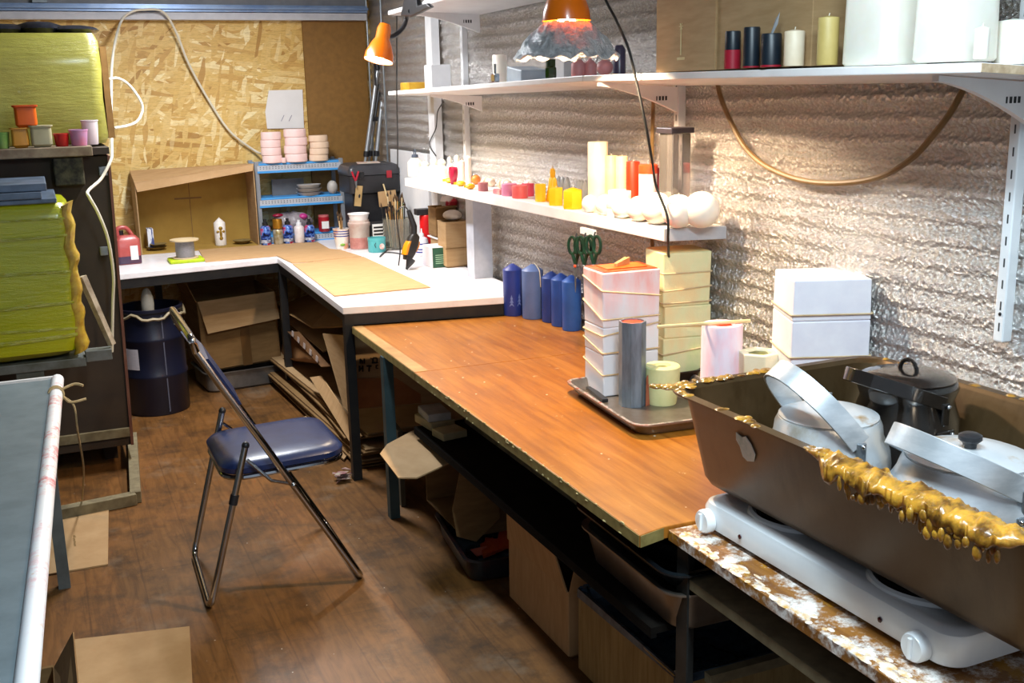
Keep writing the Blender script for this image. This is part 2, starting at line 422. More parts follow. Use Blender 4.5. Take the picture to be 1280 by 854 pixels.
for x, y in ((1.18, 3.99), (1.95, 3.99), (1.95, 2.1)):
    MB().box(x-.02-L.x, y-.02-L.y, 0, x+.02-L.x, y+.02-L.y, ZB-.03).build('leg', TEAL, t)
mb = MB()
mb.box(1.9-L.x, 2.1-L.y, ZB-.07, 1.93-L.x, 3.95-L.y, ZB-.031)
mb.build('rail', TEAL, t)
mb = MB().box(1.2-L.x, 2.0-L.y, .435, 1.52-L.x, 3.74-L.y, .452); mb.box(1.2-L.x, 2.0-L.y, .425, 1.215-L.x, 3.74-L.y, .4345)
mb.build('under_shelf', mt('black_board', '#0b0908', '#15110d', .9, Specular_IOR_Level=.1, scale=20), t)
MB().box(1.53-L.x, 2.12-L.y, .43, 1.93-L.x, 3.74-L.y, .447).build('under_shelf', DARKW, t)

# ------------------------------------------------------------------ wall shelves with their brackets and rails
def shelf_board(name, label, pts_b, th, mat):
    b = [V(p) for p in pts_b]; c = V((b[0].x, b[0].y, b[0].z))
    t = thing(name, label, 'shelf', c)
    q = [p-c for p in b]
    MB().hexa(q, [p+V((0, 0, th)) for p in q]).build('board', mat, t, bevel=.003)
    return t, c
def bracket(t, c, y, xf, zf, xw, zw, drop, mat):
    a = V((xf, y, zf-.002))-c; b = V((xw, y, zw-.002))-c
    w = .009
    mb = MB(); n = 10
    top = [a.lerp(b, k/n) for k in range(n+1)]
    low = [p-V((0, 0, .012+drop*(k/n)**1.6)) for k, p in enumerate(top)]
    ring = top+low[::-1]
    mb.loft([[(p.x, p.y-w, p.z) for p in ring], [(p.x, p.y+w, p.z) for p in ring]])
    o = mb.build('bracket', mat, t)
    mb = MB()
    for k in (0, 1, 2, 3):
        q = b+V((-.045-.012*k, -w-.0005, -.035)); mb.cbox(q, (.007 if k < 3 else .004, .001, .014))
    mb.build('slot', BLACKP, o)
ZU0 = 1.672; ZU1 = 1.705
def zu(y): return (ZU1 if y < 3.3 else ZU1+(ZU0-ZU1)*(y-3.3)/2.2)+.02      # top of the upper shelf
us, uc = shelf_board('wall_shelf', 'far length of the white upper wall shelf over the middle shelf', [(1.70, 3.30, 1.706), (2.02, 3.30, 1.685), (2.02, 5.48, 1.655), (1.70, 5.48, 1.667)], .02, WHITE)
bracket(us, uc, 4.95, 1.74, 1.672, 2.0, 1.658, .06, WHITE)
us2, uc2 = shelf_board('wall_shelf', 'near length of the white upper wall shelf holding the big cardboard boxes', [(1.70, 1.62, 1.699), (2.02, 1.60, 1.678), (2.02, 3.298, 1.685), (1.70, 3.298, 1.706)], .02, WHITE)
bracket(us2, uc2, 3.2, 1.705, 1.704, 2.0, 1.683, .07, WHITE)
bracket(us2, uc2, 1.76, 1.725, 1.698, 2.0, 1.679, .08, WHITE)
CHIP = mt('raw_chipboard', '#c9b193', '#a98f70', .8, scale=60)
MB().hexa([V((1.702, 1.6185, 1.7005))-uc2, V((2.018, 1.5985, 1.68))-uc2, V((2.018, 1.601, 1.68))-uc2, V((1.702, 1.621, 1.7005))-uc2],
          [V((1.702, 1.6185, 1.7175))-uc2, V((2.018, 1.5985, 1.697))-uc2, V((2.018, 1.601, 1.697))-uc2, V((1.702, 1.621, 1.7175))-uc2]).build('raw_edge', CHIP, us2)
ms, mc = shelf_board('wall_shelf', 'thick white middle wall shelf crowded with candles', [(1.818, 2.972, 1.20), (2.02, 2.92, 1.20), (2.02, 5.60, 1.20), (1.765, 5.47, 1.20)], .042, WHITE)
MB().hexa([V((1.819, 2.9705, 1.201))-mc, V((2.019, 2.9185, 1.201))-mc, V((2.019, 2.922, 1.201))-mc, V((1.819, 2.974, 1.201))-mc],
          [V((1.819, 2.9705, 1.241))-mc, V((2.019, 2.9185, 1.241))-mc, V((2.019, 2.922, 1.241))-mc, V((1.819, 2.974, 1.241))-mc]).build('end_cap', mt('grey_edge', '#b9b9bd', '#a9a9ae', .6, scale=14), ms)
p = P(485, 19, x=1.62); zt = p.z; Z3 = p.z+.02
ts, tc = shelf_board('wall_shelf', 'highest white wall shelf holding the clamp of the small orange lamp', [(1.62, 3.42, zt+.017), (2.02, 3.42, zt+.005), (2.02, p.y, zt-.01), (1.62, p.y, zt)], .02, WHITE)
bracket(ts, tc, 4.95, 1.66, zt+.004, 2.0, zt-.004, .075, WHITE)
# slotted uprights
def upright(y, z0, z1, label):
    t = thing('slotted_upright', label, 'wall rail', (W-.012, y, z0), 0, 'white slotted shelf uprights on the foil wall')
    MB().box(-.018, -.014, 0, .012, .014, z1-z0).build('channel', PAINTW, t, bevel=.003)
    mb = MB(); z = .035; k = 0
    while z < z1-z0-.02:
        mb.box(-.0186, -.0035, z-.010, -.0179, .0005, z+.010); z += .05
    mb.build('groove', mt('slot_dark', '#3a3a3c', rough=.8), t)
    MB().ball((-.019, -.002, .066), (.003, .0045, .0045), 8, 5).build('screw', BLACKP, t)
upright(P(580, 100, x=W-.02).y, 1.245, 2.3, 'white slotted upright on the foil wall near the white wooden post')
upright(3.2, 1.245, 2.3, 'white slotted upright on the foil wall behind the dark-lidded container')
yr = P(1251, 420, x=W-.02).y
upright(yr, P(1248, 426, x=W-.02).z, 2.3, 'white slotted upright on the foil wall above the large roasting pan')
# white wooden post on the wall and white board low behind the toolbox
p0 = P(541, 100, x=1.99); w_ = 10*mpp(p0)
o = MB().box(1.975, p0.y-.045, ZW, W-.012, p0.y+.05, 2.35).build('wooden_post', PAINTW); tag(o, 'white-painted timber post fixed upright against the foil wall', 'post')
a, b = P(487, 178, x=1.94), P(533, 181, x=1.94)
o = MB().box(1.985, P(533, 181, x=1.985).y, ZW+.001, 2.008, P(487, 178, x=1.985).y, 1.345).build('fibreboard', PAINTW, bevel=.003); tag(o, 'plain white panel standing on the worktop behind the black toolbox', 'panel')
# grey square post under the middle shelf
b = P(598, 346, z=ZW); w_ = 27*mpp(b)
o = MB().box(-.05, -.045, 0, .045, .05, 1.1995-ZW).build('square_post', mt('grey_lilac_paint', '#b9bcc6', '#a7abb6', .6), loc=(1.945, b.y-.01, ZW+.0005))
tag(o, 'pale grey square post propping the middle shelf on the worktop', 'post')
# ------------------------------------------------------------------ left side: dark cabinet, wrapped tanks, low table, floor frame
t = thing('dark_cabinet', 'dark brown board cabinet with a shelf of plastic pots at the far left', 'cabinet', (-.3, 5.1, 0))
L = V((-.3, 5.1, 0))
mb = MB().hexa([(-.6-L.x, 0, .12), (.267-L.x, 0, .12), (.267-L.x, .4, .12), (-.6-L.x, .4, .12)], [(-.6-L.x, 0, 1.44), (.297-L.x, 0, 1.44), (.297-L.x, .4, 1.44), (-.6-L.x, .4, 1.44)])
mb.build('body', DARKW, t)
mb = MB().hexa([(.262-L.x, -.012, .12), (.275-L.x, -.012, .12), (.275-L.x, .42, .12), (.262-L.x, .42, .12)], [(.292-L.x, -.012, 1.44), (.303-L.x, -.012, 1.44), (.303-L.x, .42, 1.44), (.292-L.x, .42, 1.44)])
mb.build('edge_strip', mt('red_brown_edge', '#5a3226', '#6d4636', .6, scale=5), t)
MB().box(-.6-L.x, -.02, .165, .262-L.x, -.0005, .205).build('rail', WOODG, t)
MB().box(-.6-L.x, -.10, 1.447, .23-L.x, .55, 1.489).build('shelf', mt('grimy_shelf', '#8e7f66', '#5f4a38', .7, scale=11), t, bevel=.004)
MB().box(.231-L.x, -.05, 1.45, .30-L.x, .5, 1.478).build('shelf', DARKW, t)
a, b = P(65, 197, y=5.05), P(107, 231, y=5.05)
MB().box(a.x-L.x, -.06, b.z, b.x-L.x, -.0005, a.z).build('switch_box', mt('grimy_metal', '#56523f', '#191917', .6, .3, scale=30), t, bevel=.006)
for (u, v_) in ((129, 214), (130, 314)):
    q = P(u, v_, y=5.09); MB().cbox((q.x-L.x, -.006, q.z), (.034, .01, .04)).build('hinge', ALUD, t, bevel=.003)
for x in (-.55, .18): MB().box(x-.03-L.x, .2, 0, x+.03-L.x, .39, .1195).build('foot', DARKW, t)

# lower tank
YEL = wrapped('yellow_wrap', '#b9bd14', '#a9ae10', '#9a7016')
YEL2 = wrapped('pale_yellow_wrap', '#a09c46', '#8d8a38', '#a3a47c', (3, 3, 3))
t = thing('wrapped_tank', 'bright yellow cloth-wrapped tank in stretch film at the left edge', 'tank', (-.3, 4.75, 0))
L = V((-.3, 4.75, 0))
rings = []
for z, ins, r in ((.675, .11, .10), (.69, .05, .1), (.715, .015, .08), (.78, .0, .06), (.95, .006, .05), (1.02, .0, .05), (1.13, .008, .05), (1.22, .0, .05), (1.278, .004, .05), (1.298, .02, .05)):
    rings.append([(x+.0-(.0), y, z+.006*math.sin(9*x)) for x, y in rr(.405-ins, .24-ins, r, 6)])
MB().loft(rings).build('wrap', YEL, t, smooth=True)
mb = MB(); rs = []
for k in range(26):
    z = .705+k*.0235; j = .004*math.sin(k*2.1)+.003*math.sin(k*.9)
    cx = .385+.006*math.sin(k*1.3)
    rs.append([(cx+.028*math.cos(a)+j*.5, -.205+.030*math.sin(a)-j*.3, z+.012*math.cos(a)) for a in [2*PI*i/10 for i in range(10)]])
mb.loft(rs); mb.build('corner_flap', mt('yellow_flap', '#cdb03c', '#ad8526', .45, scale=30, bump=.3, Coat_Weight=.4), t, smooth=True)
FILM = mt('stretch_film', '#c3c65a', '#aeb31f', .15, scale=22, stretch=(1, 1, 6), bump=.8, lo=.45, hi=.55, Transmission_Weight=.2, Coat_Weight=.6)
for zf, sl_, hh_ in ((.755, .02, .018), (.81, -.015, .012), (.90, .012, .014), (1.03, -.01, .016), (1.16, .012, .012), (1.235, -.006, .010)):
    ring = rr(.408, .243, .06, 8); mb = MB()
    lo_ = [(x, y, zf+sl_*x/.4+.006*math.sin(7*x+zf*30)) for x, y in ring]; mid_ = [(x*1.001, y*1.003, z+hh_/2) for x, y, z in lo_]; hi_ = [(x, y, z+hh_*(1+.3*math.sin(11*x))) for x, y, z in lo_]
    mb.loft([lo_, mid_, hi_, [(x*.99, y*.985, z) for x, y, z in hi_], [(x*.99, y*.985, z) for x, y, z in lo_]], closed=True).build('film_band', FILM, t, smooth=True)
mb = MB().box(-.42, -.245, 1.3, .36, .235, 1.318); mb.box(-.42, -.25, 1.319, .31, .235, 1.345); mb.box(-.42, -.225, 1.346, .33, .2, 1.375)
mb.build('rim', mt('blue_grey_steel', '#77879c', '#54606e', .35, .5, scale=8), t, bevel=.004)
mb = MB().box(-.4, -.2, .64, .40, .22, .676); mb.box(.40, -.2, .655, .50, -.14, .70); mb.build('stand', mt('grimy_grey', '#6f7474', '#55584f', .5, .3, scale=16), t, bevel=.003)
for x, y in ((-.36, -.17), (.19, -.17), (-.36, .19)): MB().box(x-.05, y-.02, 0, x+.05, y+.02, .6395).build('leg', mt('grey_leg', '#5a5f5c', '#47493f', .5, .3), t)
MB().tube([V((.42, -.18, 1.0)), V((.505, -.17, .71))], [.018, .016], 4).build('strut', mt('grimy_plank', '#7a6a56', '#b9ab94', .7, scale=18), t)
# upper tank
t = thing('wrapped_tank', 'pale yellow cloth-wrapped tank behind the plastic pots at upper left', 'tank', (-.2, 5.4, 1.489))
rings = []
for z, ins, r in ((.002, .012, .05), (.03, .0, .05), (.2, .006, .05), (.33, .0, .05), (.44, .004, .05), (.475, .02, .05)):
    rings.append([(x, y, z) for x, y in rr(.515-ins, .2-ins, r, 6)])
MB().loft(rings).build('wrap', YEL2, t, smooth=True)
mb = MB()
for k in range(7): mb.ball((-.42+k*.14, -.05, .492+.004*(k % 2)), (.11, .13, .022+.006*(k % 3)), 12, 6)
mb.build('black_cover', mt('black_film', '#14151a', '#20232c', .2, scale=8, bump=.4), t, smooth=True)
MB().box(.518, -.12, .02, .545, .15, .42).build('side_board', mt('tan_board', '#8f6a38', '#755324', .7), t)

# pots on the cabinet shelf
def pot(px0, px1, py0, py1, lab, c, c2, kind, yy=5.06, z=1.4895, grp='plastic pots on the dark cabinet'):
    b = P((px0+px1)/2, py1, y=yy); k = mpp(b); r = (px1-px0)*k/2; h = (py1-py0)*k; b.z = z
    t = thing('plastic_' + kind, lab, kind, b, 0, grp)
    m_ = mt('pot_'+c, c, c2, .35, scale=9, Transmission_Weight=.15)
    if kind == 'tub':
        MB().tray(r*2, r*1.8, h, .003, r*.3, .006, r*.12).build('body', m_, t, smooth=True)
    else:
        MB().lathe([(r*.75, 0), (r*.8, .004), (r*.95, h-.006), (r, h-.005), (r, h), (r*.9, h), (r*.75, .006)], 24).build('body', m_, t, smooth=True)
    return t, r, h, b
x = pot(-8, 13, 164, 184, 'green plastic cup at the far left of the pot shelf', '#4d8a2e', '#86a45a', 'cup')
x = pot(15, 38, 158, 182, 'yellow-orange plastic tub under the orange tub', '#d99a35', '#c98a2a', 'tub')
x2 = pot(19, 48, 132, 157.5, 'bright orange tub standing on top of the other tubs', '#e8690f', '#d85c0a', 'tub', z=x[3].z+x[2]+.003)
MB().tray(x2[1]*2.06, x2[1]*1.86, .012, .003, x2[1]*.3, .005, .0).build('rim_band', mt('orange_rim', '#d6500a', rough=.4), x2[0], loc=(0, 0, x2[2]-.010), smooth=True)
pot(39, 67, 155, 181, 'grey translucent tub beside the red bowl', '#b9b08a', '#a8a283', 'tub')
pot(68, 87, 163, 179, 'small red plastic bowl on the pot shelf', '#c3221c', '#a81512', 'bowl')
pot(88, 111, 161, 181, 'lilac and pink plastic cup in front of the white cup', '#b79ac6', '#d07a96', 'cup')
pot(104, 125, 150, 180, 'tall white paper cup at the right end of the pot shelf', '#e6dcdc', '#d9c9cc', 'cup', yy=5.14)

# low grey table at the left edge with its white padded bar
t = thing('side_table', 'grey-topped side table with a paint-spattered white edge bar, lower left', 'table', (-.5, 2.6, 0))
L = V((-.5, 2.6, 0))
a, b = V((-.03, 3.96, 0)), V((-.135, 1.62, 0))
MB().prism([rel((-.95, 3.96)), rel((-.95, 1.2)), rel((-.150, 1.2)), rel((-.022, 3.94))], .715, .748).build('tabletop', mt('slate_top', '#66747b', '#57656c', .55, scale=9), t)
SPAT = NT('spattered_white'); v = SPAT.coords((1, 1, 1)); g1 = SPAT.noise(v, 14, 6, .8); g2 = SPAT.noise(SPAT.coords((1, 1.7, 1)), 11, 6, .8); g3 = SPAT.noise(v, 2.2, 2)
c_ = SPAT.mix(lin('#eceef2'), lin('#dd6a70'), SPAT.ramp(g1, [(.49, (0, 0, 0, 1)), (.62, (1, 1, 1, 1))]))
c_ = SPAT.mix(c_, lin('#d69a2a'), SPAT.ramp(g2, [(.61, (0, 0, 0, 1)), (.66, (1, 1, 1, 1))]))
c_ = SPAT.mix(lin('#eceef2'), c_, SPAT.ramp(g3, [(.38, (0, 0, 0, 1)), (.5, (1, 1, 1, 1))]))
SPATM = SPAT.done(c_, .4)
MB().tube([V((-.012, 3.955, .74))-L, V((-.138, 1.2, .74))-L], .021, 12).build('edge_bar', SPATM, t, smooth=True)
MB().box(-.95-L.x, 3.962-L.y, .735, -.01-L.x, 3.974-L.y, .752).build('far_edge', PAINTW, t)
for x, y in ((-.07, 3.9), (-.9, 3.9), (-.22, 1.3), (-.9, 1.3)): MB().box(x-.02-L.x, y-.02-L.y, 0, x+.02-L.x, y+.02-L.y, .715).build('leg', mt('dull_grey', '#6c6f6c', '#585b58', .6), t)
# string tied round the bar
ROPE = mt('string', '#b8a47c', '#a08c64', .9, scale=60)
q = P(70, 493, z=.74); mb = MB()
xb = -.012-.126*(3.955-q.y)/2.755
for dy in (-.012, 0, .012): mb.tube([(xb+.024*math.cos(a), q.y+dy+.006*math.sin(a), .74+.024*math.sin(a)) for a in [2*PI*k/14 for k in range(14)]], .003, 6, closed=True)
mb.tube(smoothpath([(xb+.02, q.y, .755), (xb+.06, q.y+.01, .765), (xb+.085, q.y-.005, .76)]), .0045, 6)
mb.tube(smoothpath([(xb+.02, q.y-.01, .735), (xb+.04, q.y-.03, .715), (xb+.09, q.y-.03, .72)]), .0045, 6)
e = P(103, 624, z=.06)
mb.tube(smoothpath([(xb+.022, q.y-.006, .73), (xb+.05, q.y-.03, .70), (xb+.052, q.y+.02, .60), (xb+.06, q.y+.30, .38), (e.x, e.y, .06)]), .0035, 6)
o = mb.build('string', ROPE, smooth=True); tag(o, 'beige string knotted round the white edge bar of the side table', 'string')
# frame on the floor
t = thing('timber_crate_base', 'grimy wooden frame lying on the floor under the dark cabinet', 'frame', (.08, 5.1, 0))
c4 = [V((.03, 0, 0))+V(p) for p in ((-.24, -.52, 0), (.125, -.47, 0), (.185, .42, 0), (-.17, .42, 0))]
def fbar(a, b, w, z0, z1):
    a, b = V(a), V(b); d = (b-a).normalized(); n = V((-d.y, d.x, 0))*w/2
    mb = MB(); mb.prism([(p.x, p.y) for p in (a-n, b-n, b+n, a+n)], z0, z1); return mb
for (i, j, w, zz) in ((0, 1, .05, .05), (2, 3, .04, .05), (1, 2, .045, .052), (3, 0, .04, .052)):
    fbar(c4[i], c4[j], w, .001, zz).build('bar', WOODG, t, bevel=.003)
# cardboard on the floor
def floor_card(pix, lab, m_):
    o = flat_card(pix, .001, .006, m_, lab); return o
o = floor_card([(52, 647), (136, 638), (135, 707), (58, 720)], 'cardboard scrap on the floor beside the wooden frame', CARD)
mb = MB(); q = P(93, 676, z=.0065)-o.location
for k in range(9): mb.cbox((q.x+.0+random.uniform(-.004, .004), q.y-.055+k*.013, .0072), (.007, .008, .0005))
mb.build('printed_line', mt('faded_print', '#8a6f45', rough=.9), o)
o = floor_card([(88, 802), (237, 785), (241, 862), (78, 872)], 'larger cardboard sheet on the floor at the bottom of the picture', CARD)
# corner of a carton under the side table
t = thing('cardboard_box', 'cardboard box under the side table at the bottom left corner', 'box', (-.28, 2.72, 0))
MB().tray(.36, .42, .2, .004, .004, .002, .0, n=1).build('body', CARDD, t)
MB().sheet([(.178, -.2, .2), (.178, .2, .2), (.235, .18, .30), (.235, -.16, .27)], .004).build('flap', CARDD, t)

# white cables
def cable(pts, r, m_, lab, grp=None, name='cable'):
    o = MB().tube(smoothpath(pts, 7), r, 8).build(name, m_, smooth=True); return tag(o, lab, 'cable', grp)
yy = 6.86
cable([P(140, 196, y=5.65), P(139, 120, y=5.9), P(141, 70, y=6.3), P(150, 30, y=6.72), P(162, 16, y=6.755), P(180, 12, y=6.76), P(204, 15, y=6.765), P(220, 40, y=6.8), P(236, 80, y=6.84), P(262, 127, y=yy), P(288, 165, y=yy), P(318, 188, y=yy), P(328, 192, y=6.8)], .007, CABLEW, 'long white cable arching over the roof rail and down the chipboard')
cable([P(136, 99, y=5.62), P(148, 98, y=5.66), P(162, 107, y=5.7), P(175, 125, y=5.7), P(178, 138, y=5.7), P(172, 151, y=5.68), P(160, 157, y=5.64), P(143, 160, y=5.6)], .0065, CABLEW, 'short white cable loop beside the pale yellow tank')
cable([P(140, 196, y=5.02), P(136, 206, y=5.0), P(126, 224, y=4.97), P(110, 239, y=4.9), P(112, 247, y=4.88), P(122, 265, y=4.9), P(133, 292, y=4.92), P(139, 320, y=4.94), P(142, 350, y=4.96), P(141, 380, y=4.98), P(140, 440, y=5.0)], .0065, CABLEW, 'white cable running from the pot shelf down past the bright yellow tank')
# barrel
b = P(203, 520, z=0); b.y += .16
t = thing('barrel', 'dark blue barrel with a white label behind the folding chair', 'barrel', (b.x, b.y, 0))
R_ = .168
NB = mt('navy_barrel', '#15182c', '#101324', .35, scale=6)
MB().lathe([(R_*.96, 0), (R_, .01), (R_, .2), (R_*1.03, .21), (R_*1.03, .222), (R_, .232), (R_, .4), (R_*1.03, .41), (R_*1.03, .425), (R_, .435), (R_*.99, .56), (R_*1.04, .57), (R_*1.04, .585), (R_*.95, .585), (R_*.94, .45), (.01, .45)], 40, cap1=False).build('drum', NB, t, smooth=True)
mb = MB(); rs = []
for k in range(9):
    a = math.radians(196+k*5.2); rs.append([((R_*1.012)*math.cos(a), (R_*1.012)*math.sin(a), z) for z in (.262, .375)]+[((R_*1.004)*math.cos(a), (R_*1.004)*math.sin(a), z) for z in (.375, .262)])
mb.loft(rs).build('paper_label', mt('label_white', '#c9c4cc', '#b7b3bd', .7, scale=40, stretch=(1, 1, 12)), t)
a = math.radians(285); MB().box(R_*1.0*math.cos(a)-.003, R_*1.0*math.sin(a)-.003, .02, R_*1.0*math.cos(a)+.003, R_*1.0*math.sin(a)+.003, .55).build('seam', mt('seam_grey', '#55586a', rough=.4), t)
bag = mt('clear_bag', '#cfc9bd', '#b8b3a6', .15, scale=14, Transmission_Weight=.4)
mb = MB().ball((-.01, -.05, .60), (.035, .03, .09), 12, 8); mb.build('crumpled_bag', bag, t, smooth=True)
mb = MB(); ring = []
for k in range(40):
    a = 2*PI*k/40; ring.append(((R_*1.07)*math.cos(a), (R_*1.07)*math.sin(a), .545+.014*math.sin(5*a)+.008*math.sin(11*a)))
mb.tube(ring, .008, 6, closed=True); mb.build('tie', mt('twine_film', '#b9a98a', '#8f8264', .4, scale=20, Transmission_Weight=.2), t, smooth=True)
# ------------------------------------------------------------------ folding chair
t = thing('folding_chair', 'chrome folding chair with a navy vinyl seat standing on the open floor', 'chair', (.62, 3.72, 0))
L = V((.62, 3.72, 0))
yn, yf = 3.47, 3.98
topf = P(221, 403, y=yf)
topn = V((topf.x, yn+.02, topf.z-.005))
r = .0125
A = [V((.898, yn, r)), topn, V((topf.x, topn.y+.03, topf.z+.02)), V((topf.x, yf-.03, topf.z+.02)), topf, V((.903, yf+.04, r))]
def rnd(pts, rad=.035, k=5, closed=False):
    out = []; n = len(pts)
    for i, p in enumerate(pts):
        if not closed and i in (0, n-1): out.append(p); continue
        a = (pts[i-1]-p); b = (pts[(i+1) % n]-p)
        ra = min(rad, a.length*.45, b.length*.45)
        s, e = p+a.normalized()*ra, p+b.normalized()*ra
        for j in range(k+1):
            u = j/k; out.append(s*(1-u)**2+p*2*u*(1-u)+e*u*u)
    return out
mb = MB().tube([p-L for p in rnd([A[1], A[0], A[5], A[4]][::-1]+[] , .05)], r, 12)
mb.tube([p-L for p in rnd([topf, V((topf.x-.012, yf-.0, topf.z+.05)), V((topf.x-.012, yn, topf.z+.045)), topn], .045)], r, 12)
mb.build('front_frame', CHROME, t, smooth=True)
pn = P(307, 557, y=yn+.03); pf = V((pn.x-.005, yf-.03, pn.z))
B = [pn, V((.373, yn, r)), V((.385, yf-.02, r)), pf]
mb = MB().tube([p-L for p in rnd(B, .05)], .0115, 12); mb.build('rear_frame', CHROME, t, smooth=True)
for q in (pn, pf): MB().ball(q-L, .0135, 10, 6).build('cap', BLACKP, t, smooth=True)
def onA(z, near=True):
    a, b = (A[0], topn) if near else (A[5], topf); u = (z-a.z)/(b.z-a.z); return a.lerp(b, u)
zs = .452
seat_o = MB(); s0, s1 = .41, .865
cx, cy = (.455+.885)/2, (yn+yf)/2+.005
rings = []
for z, ins in ((-.004, .012), (.004, .002), (.022, .0), (.036, .012), (.043, .04), (.047, .09)):
    rings.append([(x, y, z) for x, y in rr(.215-ins, .218-ins, .085-ins*.3, 7)])
seat_o.loft(rings, M=Matrix.Translation((cx-L.x, cy-L.y, zs)) @ Matrix.Rotation(-.03, 4, 'Y'))
seat_o.build('seat', NAVY, t, smooth=True)
ring = [(x+cx-L.x, y+cy-L.y, zs-.012+x*.03) for x, y in rr(.205, .21, .08, 7)]
MB().tube(ring, .0095, 8, closed=True).build('seat_ring', CHROME, t, smooth=True)
# back pad between the two tubes
mb = MB(); rs = []
for k in range(7):
    u = k/6; z = .70+u*.165; a, b = onA(z), onA(z, False); bow = .03*math.sin(PI*.5)
    rs.append([(a.x+dx-.0-L.x, y-L.y, z) for dx, y in ((-.008, yn+.02), (-.004, (yn+yf)/2), (-.008, yf-.02), (.016, yf-.015), (.034, (yn+yf)/2), (.022, yn+.015))])
mb.loft(rs).build('backrest', NAVY, t, smooth=True, auto=60)
for nr in (True, False):
    a = onA(.40, nr); q = pn if nr else pf
    MB().tube([q+V((0, 0, -.05))-L, V(((q.x+a.x)/2, a.y, .425))-L, a-L], .006, 6).build('link', CHROME, t, smooth=True)
    MB().ball(a-L+V((0, -.012 if nr else .012, 0)), .010, 10, 6).build('rivet', CHROME, t, smooth=True)
q = pn.lerp(B[1], .30); MB().tube([q-L, pn.lerp(B[1], .36)-L], .0145, 10).build('clip', BLACKP, t, smooth=True)

# ------------------------------------------------------------------ under the white worktop
def carton(name, lab, x, y, rz, w, d, h, m_, flaps=(), z=0, open_=True, tape=False, group=None, cat='box', th=.005):
    t = thing(name, lab, cat, (x, y, z), rz, group)
    if open_: MB().tray(w, d, h, th, .004, .0015, 0, n=1).build('body', m_, t)
    else: MB().box(-w/2, -d/2, 0, w/2, d/2, h).build('body', m_, t, bevel=.002)
    for side, ln, ang in flaps:                                # ang 0 straight up, 90 outward
        s, c = math.sin(math.radians(ang)), math.cos(math.radians(ang))
        q = {'s': lambda u, e: (u*(w/2-.004), -d/2-e*s, h+e*c), 'n': lambda u, e: (u*(w/2-.004), d/2+e*s, h+e*c),
             'w': lambda u, e: (-w/2-e*s, u*(d/2-.004), h+e*c), 'e': lambda u, e: (w/2+e*s, u*(d/2-.004), h+e*c)}[side]
        MB().sheet([q(-1, .003), q(1, .003), q(.97, ln), q(-.97, ln)], .004).build('flap', m_, t)
    return t
t = carton('cardboard_box', 'tilted cardboard box with a folded-down flap under the white worktop', .975, 6.52, .10, .46, .40, .42, CARDD, (('w', .14, 20), ('n', .14, -10)), z=.13)
t.rotation_euler = (.03, -.03, .10)
MB().sheet([(-.226, -.205, .424), (.226, -.205, .424), (.224, -.262, .27), (-.2, -.262, .245)], .005).build('flap', CARD, t)
MB().box(.0, -.2022, .005, .055, -.2003, .25).build('tape', mt('brown_tape', '#6d4c26', rough=.4), t)
t = thing('steel_tray', 'steel oven tray on the floor under the tilted cardboard box', 'tray', (1.0, 6.46, .001), .1)
MB().tray(.52, .40, .115, .003, .05, .014, .02).build('body', mt('tray_grey', '#8f8c88', '#7a7672', .35, .7), t, smooth=True)
# flattened cartons stacked between the worktop legs
GR = 'flattened cartons stacked under the white worktop'
sl = [(1.52, 5.55, .0), (1.50, 5.48, .03), (1.55, 5.58, -.03), (1.49, 5.52, .05), (1.54, 5.5, .0), (1.51, 5.6, -.04), (1.53, 5.52, .02), (1.50, 5.56, .06)]
names = ['lowest', 'second lowest', 'third lowest', 'fourth lowest', 'fourth from the top', 'third from the top', 'second from the top', 'topmost']
z = .002
for k, (x, y, rz) in enumerate(sl):
    w, d = .62+.05*math.sin(k*2.3), 1.75+.12*math.cos(k*1.7); th = .02
    t = thing('flattened_carton', f'flattened carton under the white worktop, {names[k]} of the flat-lying pile', 'cardboard', (x, y, z), rz, GR)
    mb = MB().box(-w/2, -d/2, 0, w/2, d/2, .007); mb.build('lower_ply', CARDD, t)
    MB().box(-w/2+.012, -d/2+.015, .0085, w/2-.004, d/2-.03, .0165).build('upper_ply', CARD if k % 3 == 1 else CARDD, t)
    z += .0195
# sloping sheets leaning over the pile
def lean(q, lab, m_, th=.007, name='flattened_carton', pr=None):
    q = [V(p) for p in q]; c = sum(q, V())/len(q); c.z = min(p.z for p in q)
    o = MB().sheet([p-c for p in q], th).build(name, m_, loc=c); tag(o, lab, 'cardboard'); return o, c
o, c = lean([P(345, 384, x=1.235), P(390, 410, x=1.235), P(440, 408, x=1.30), P(440, 408, x=1.30)+V((.45, 1.2, .07)), P(345, 384, x=1.235)+V((.5, .2, .08))], 'dark cardboard sheet slanting highest in the pile under the worktop', CARDD)
o, c = lean([P(347, 400, x=1.24), P(352, 396, x=1.26), P(404, 440, x=1.26), P(404, 440, x=1.26)+V((.5, .1, .1)), P(347, 400, x=1.24)+V((.5, .1, .08))], 'thin carton sheet wedged below the highest slanting sheet', CARD)
o, c = lean([P(343, 448, x=1.22), P(360, 418, x=1.30), P(414, 456, x=1.30), P(398, 450, x=1.22)], 'reddish carton flap with white lines poking out of the pile', mt('reddish_card', '#8f6236', '#7c5129', .8))
o, c = lean([P(360, 415, x=1.215), P(374, 415, x=1.24), P(413, 458, x=1.24), P(402, 459, x=1.215)], 'dark carton flap printed with a row of white arrows in the pile', mt('brown_card', '#6f4c2a', '#5f3f22', .8))
mb = MB()
for k in range(5):
    u = .12+.18*k; a = P(360, 415, x=1.209).lerp(P(402, 459, x=1.209), u)-c; d_ = (P(402, 459, x=1.209)-P(360, 415, x=1.209)).normalized()
    mb.sheet([a+V((0, 0, .002)), a+d_*.045+V((0, 0, .002)), a+d_*.045+V((.004, 0, .03)), a+V((.004, 0, .03))], .002)
mb.build('printed_arrow', mt('white_print', '#b6a7a0', rough=.8), o)
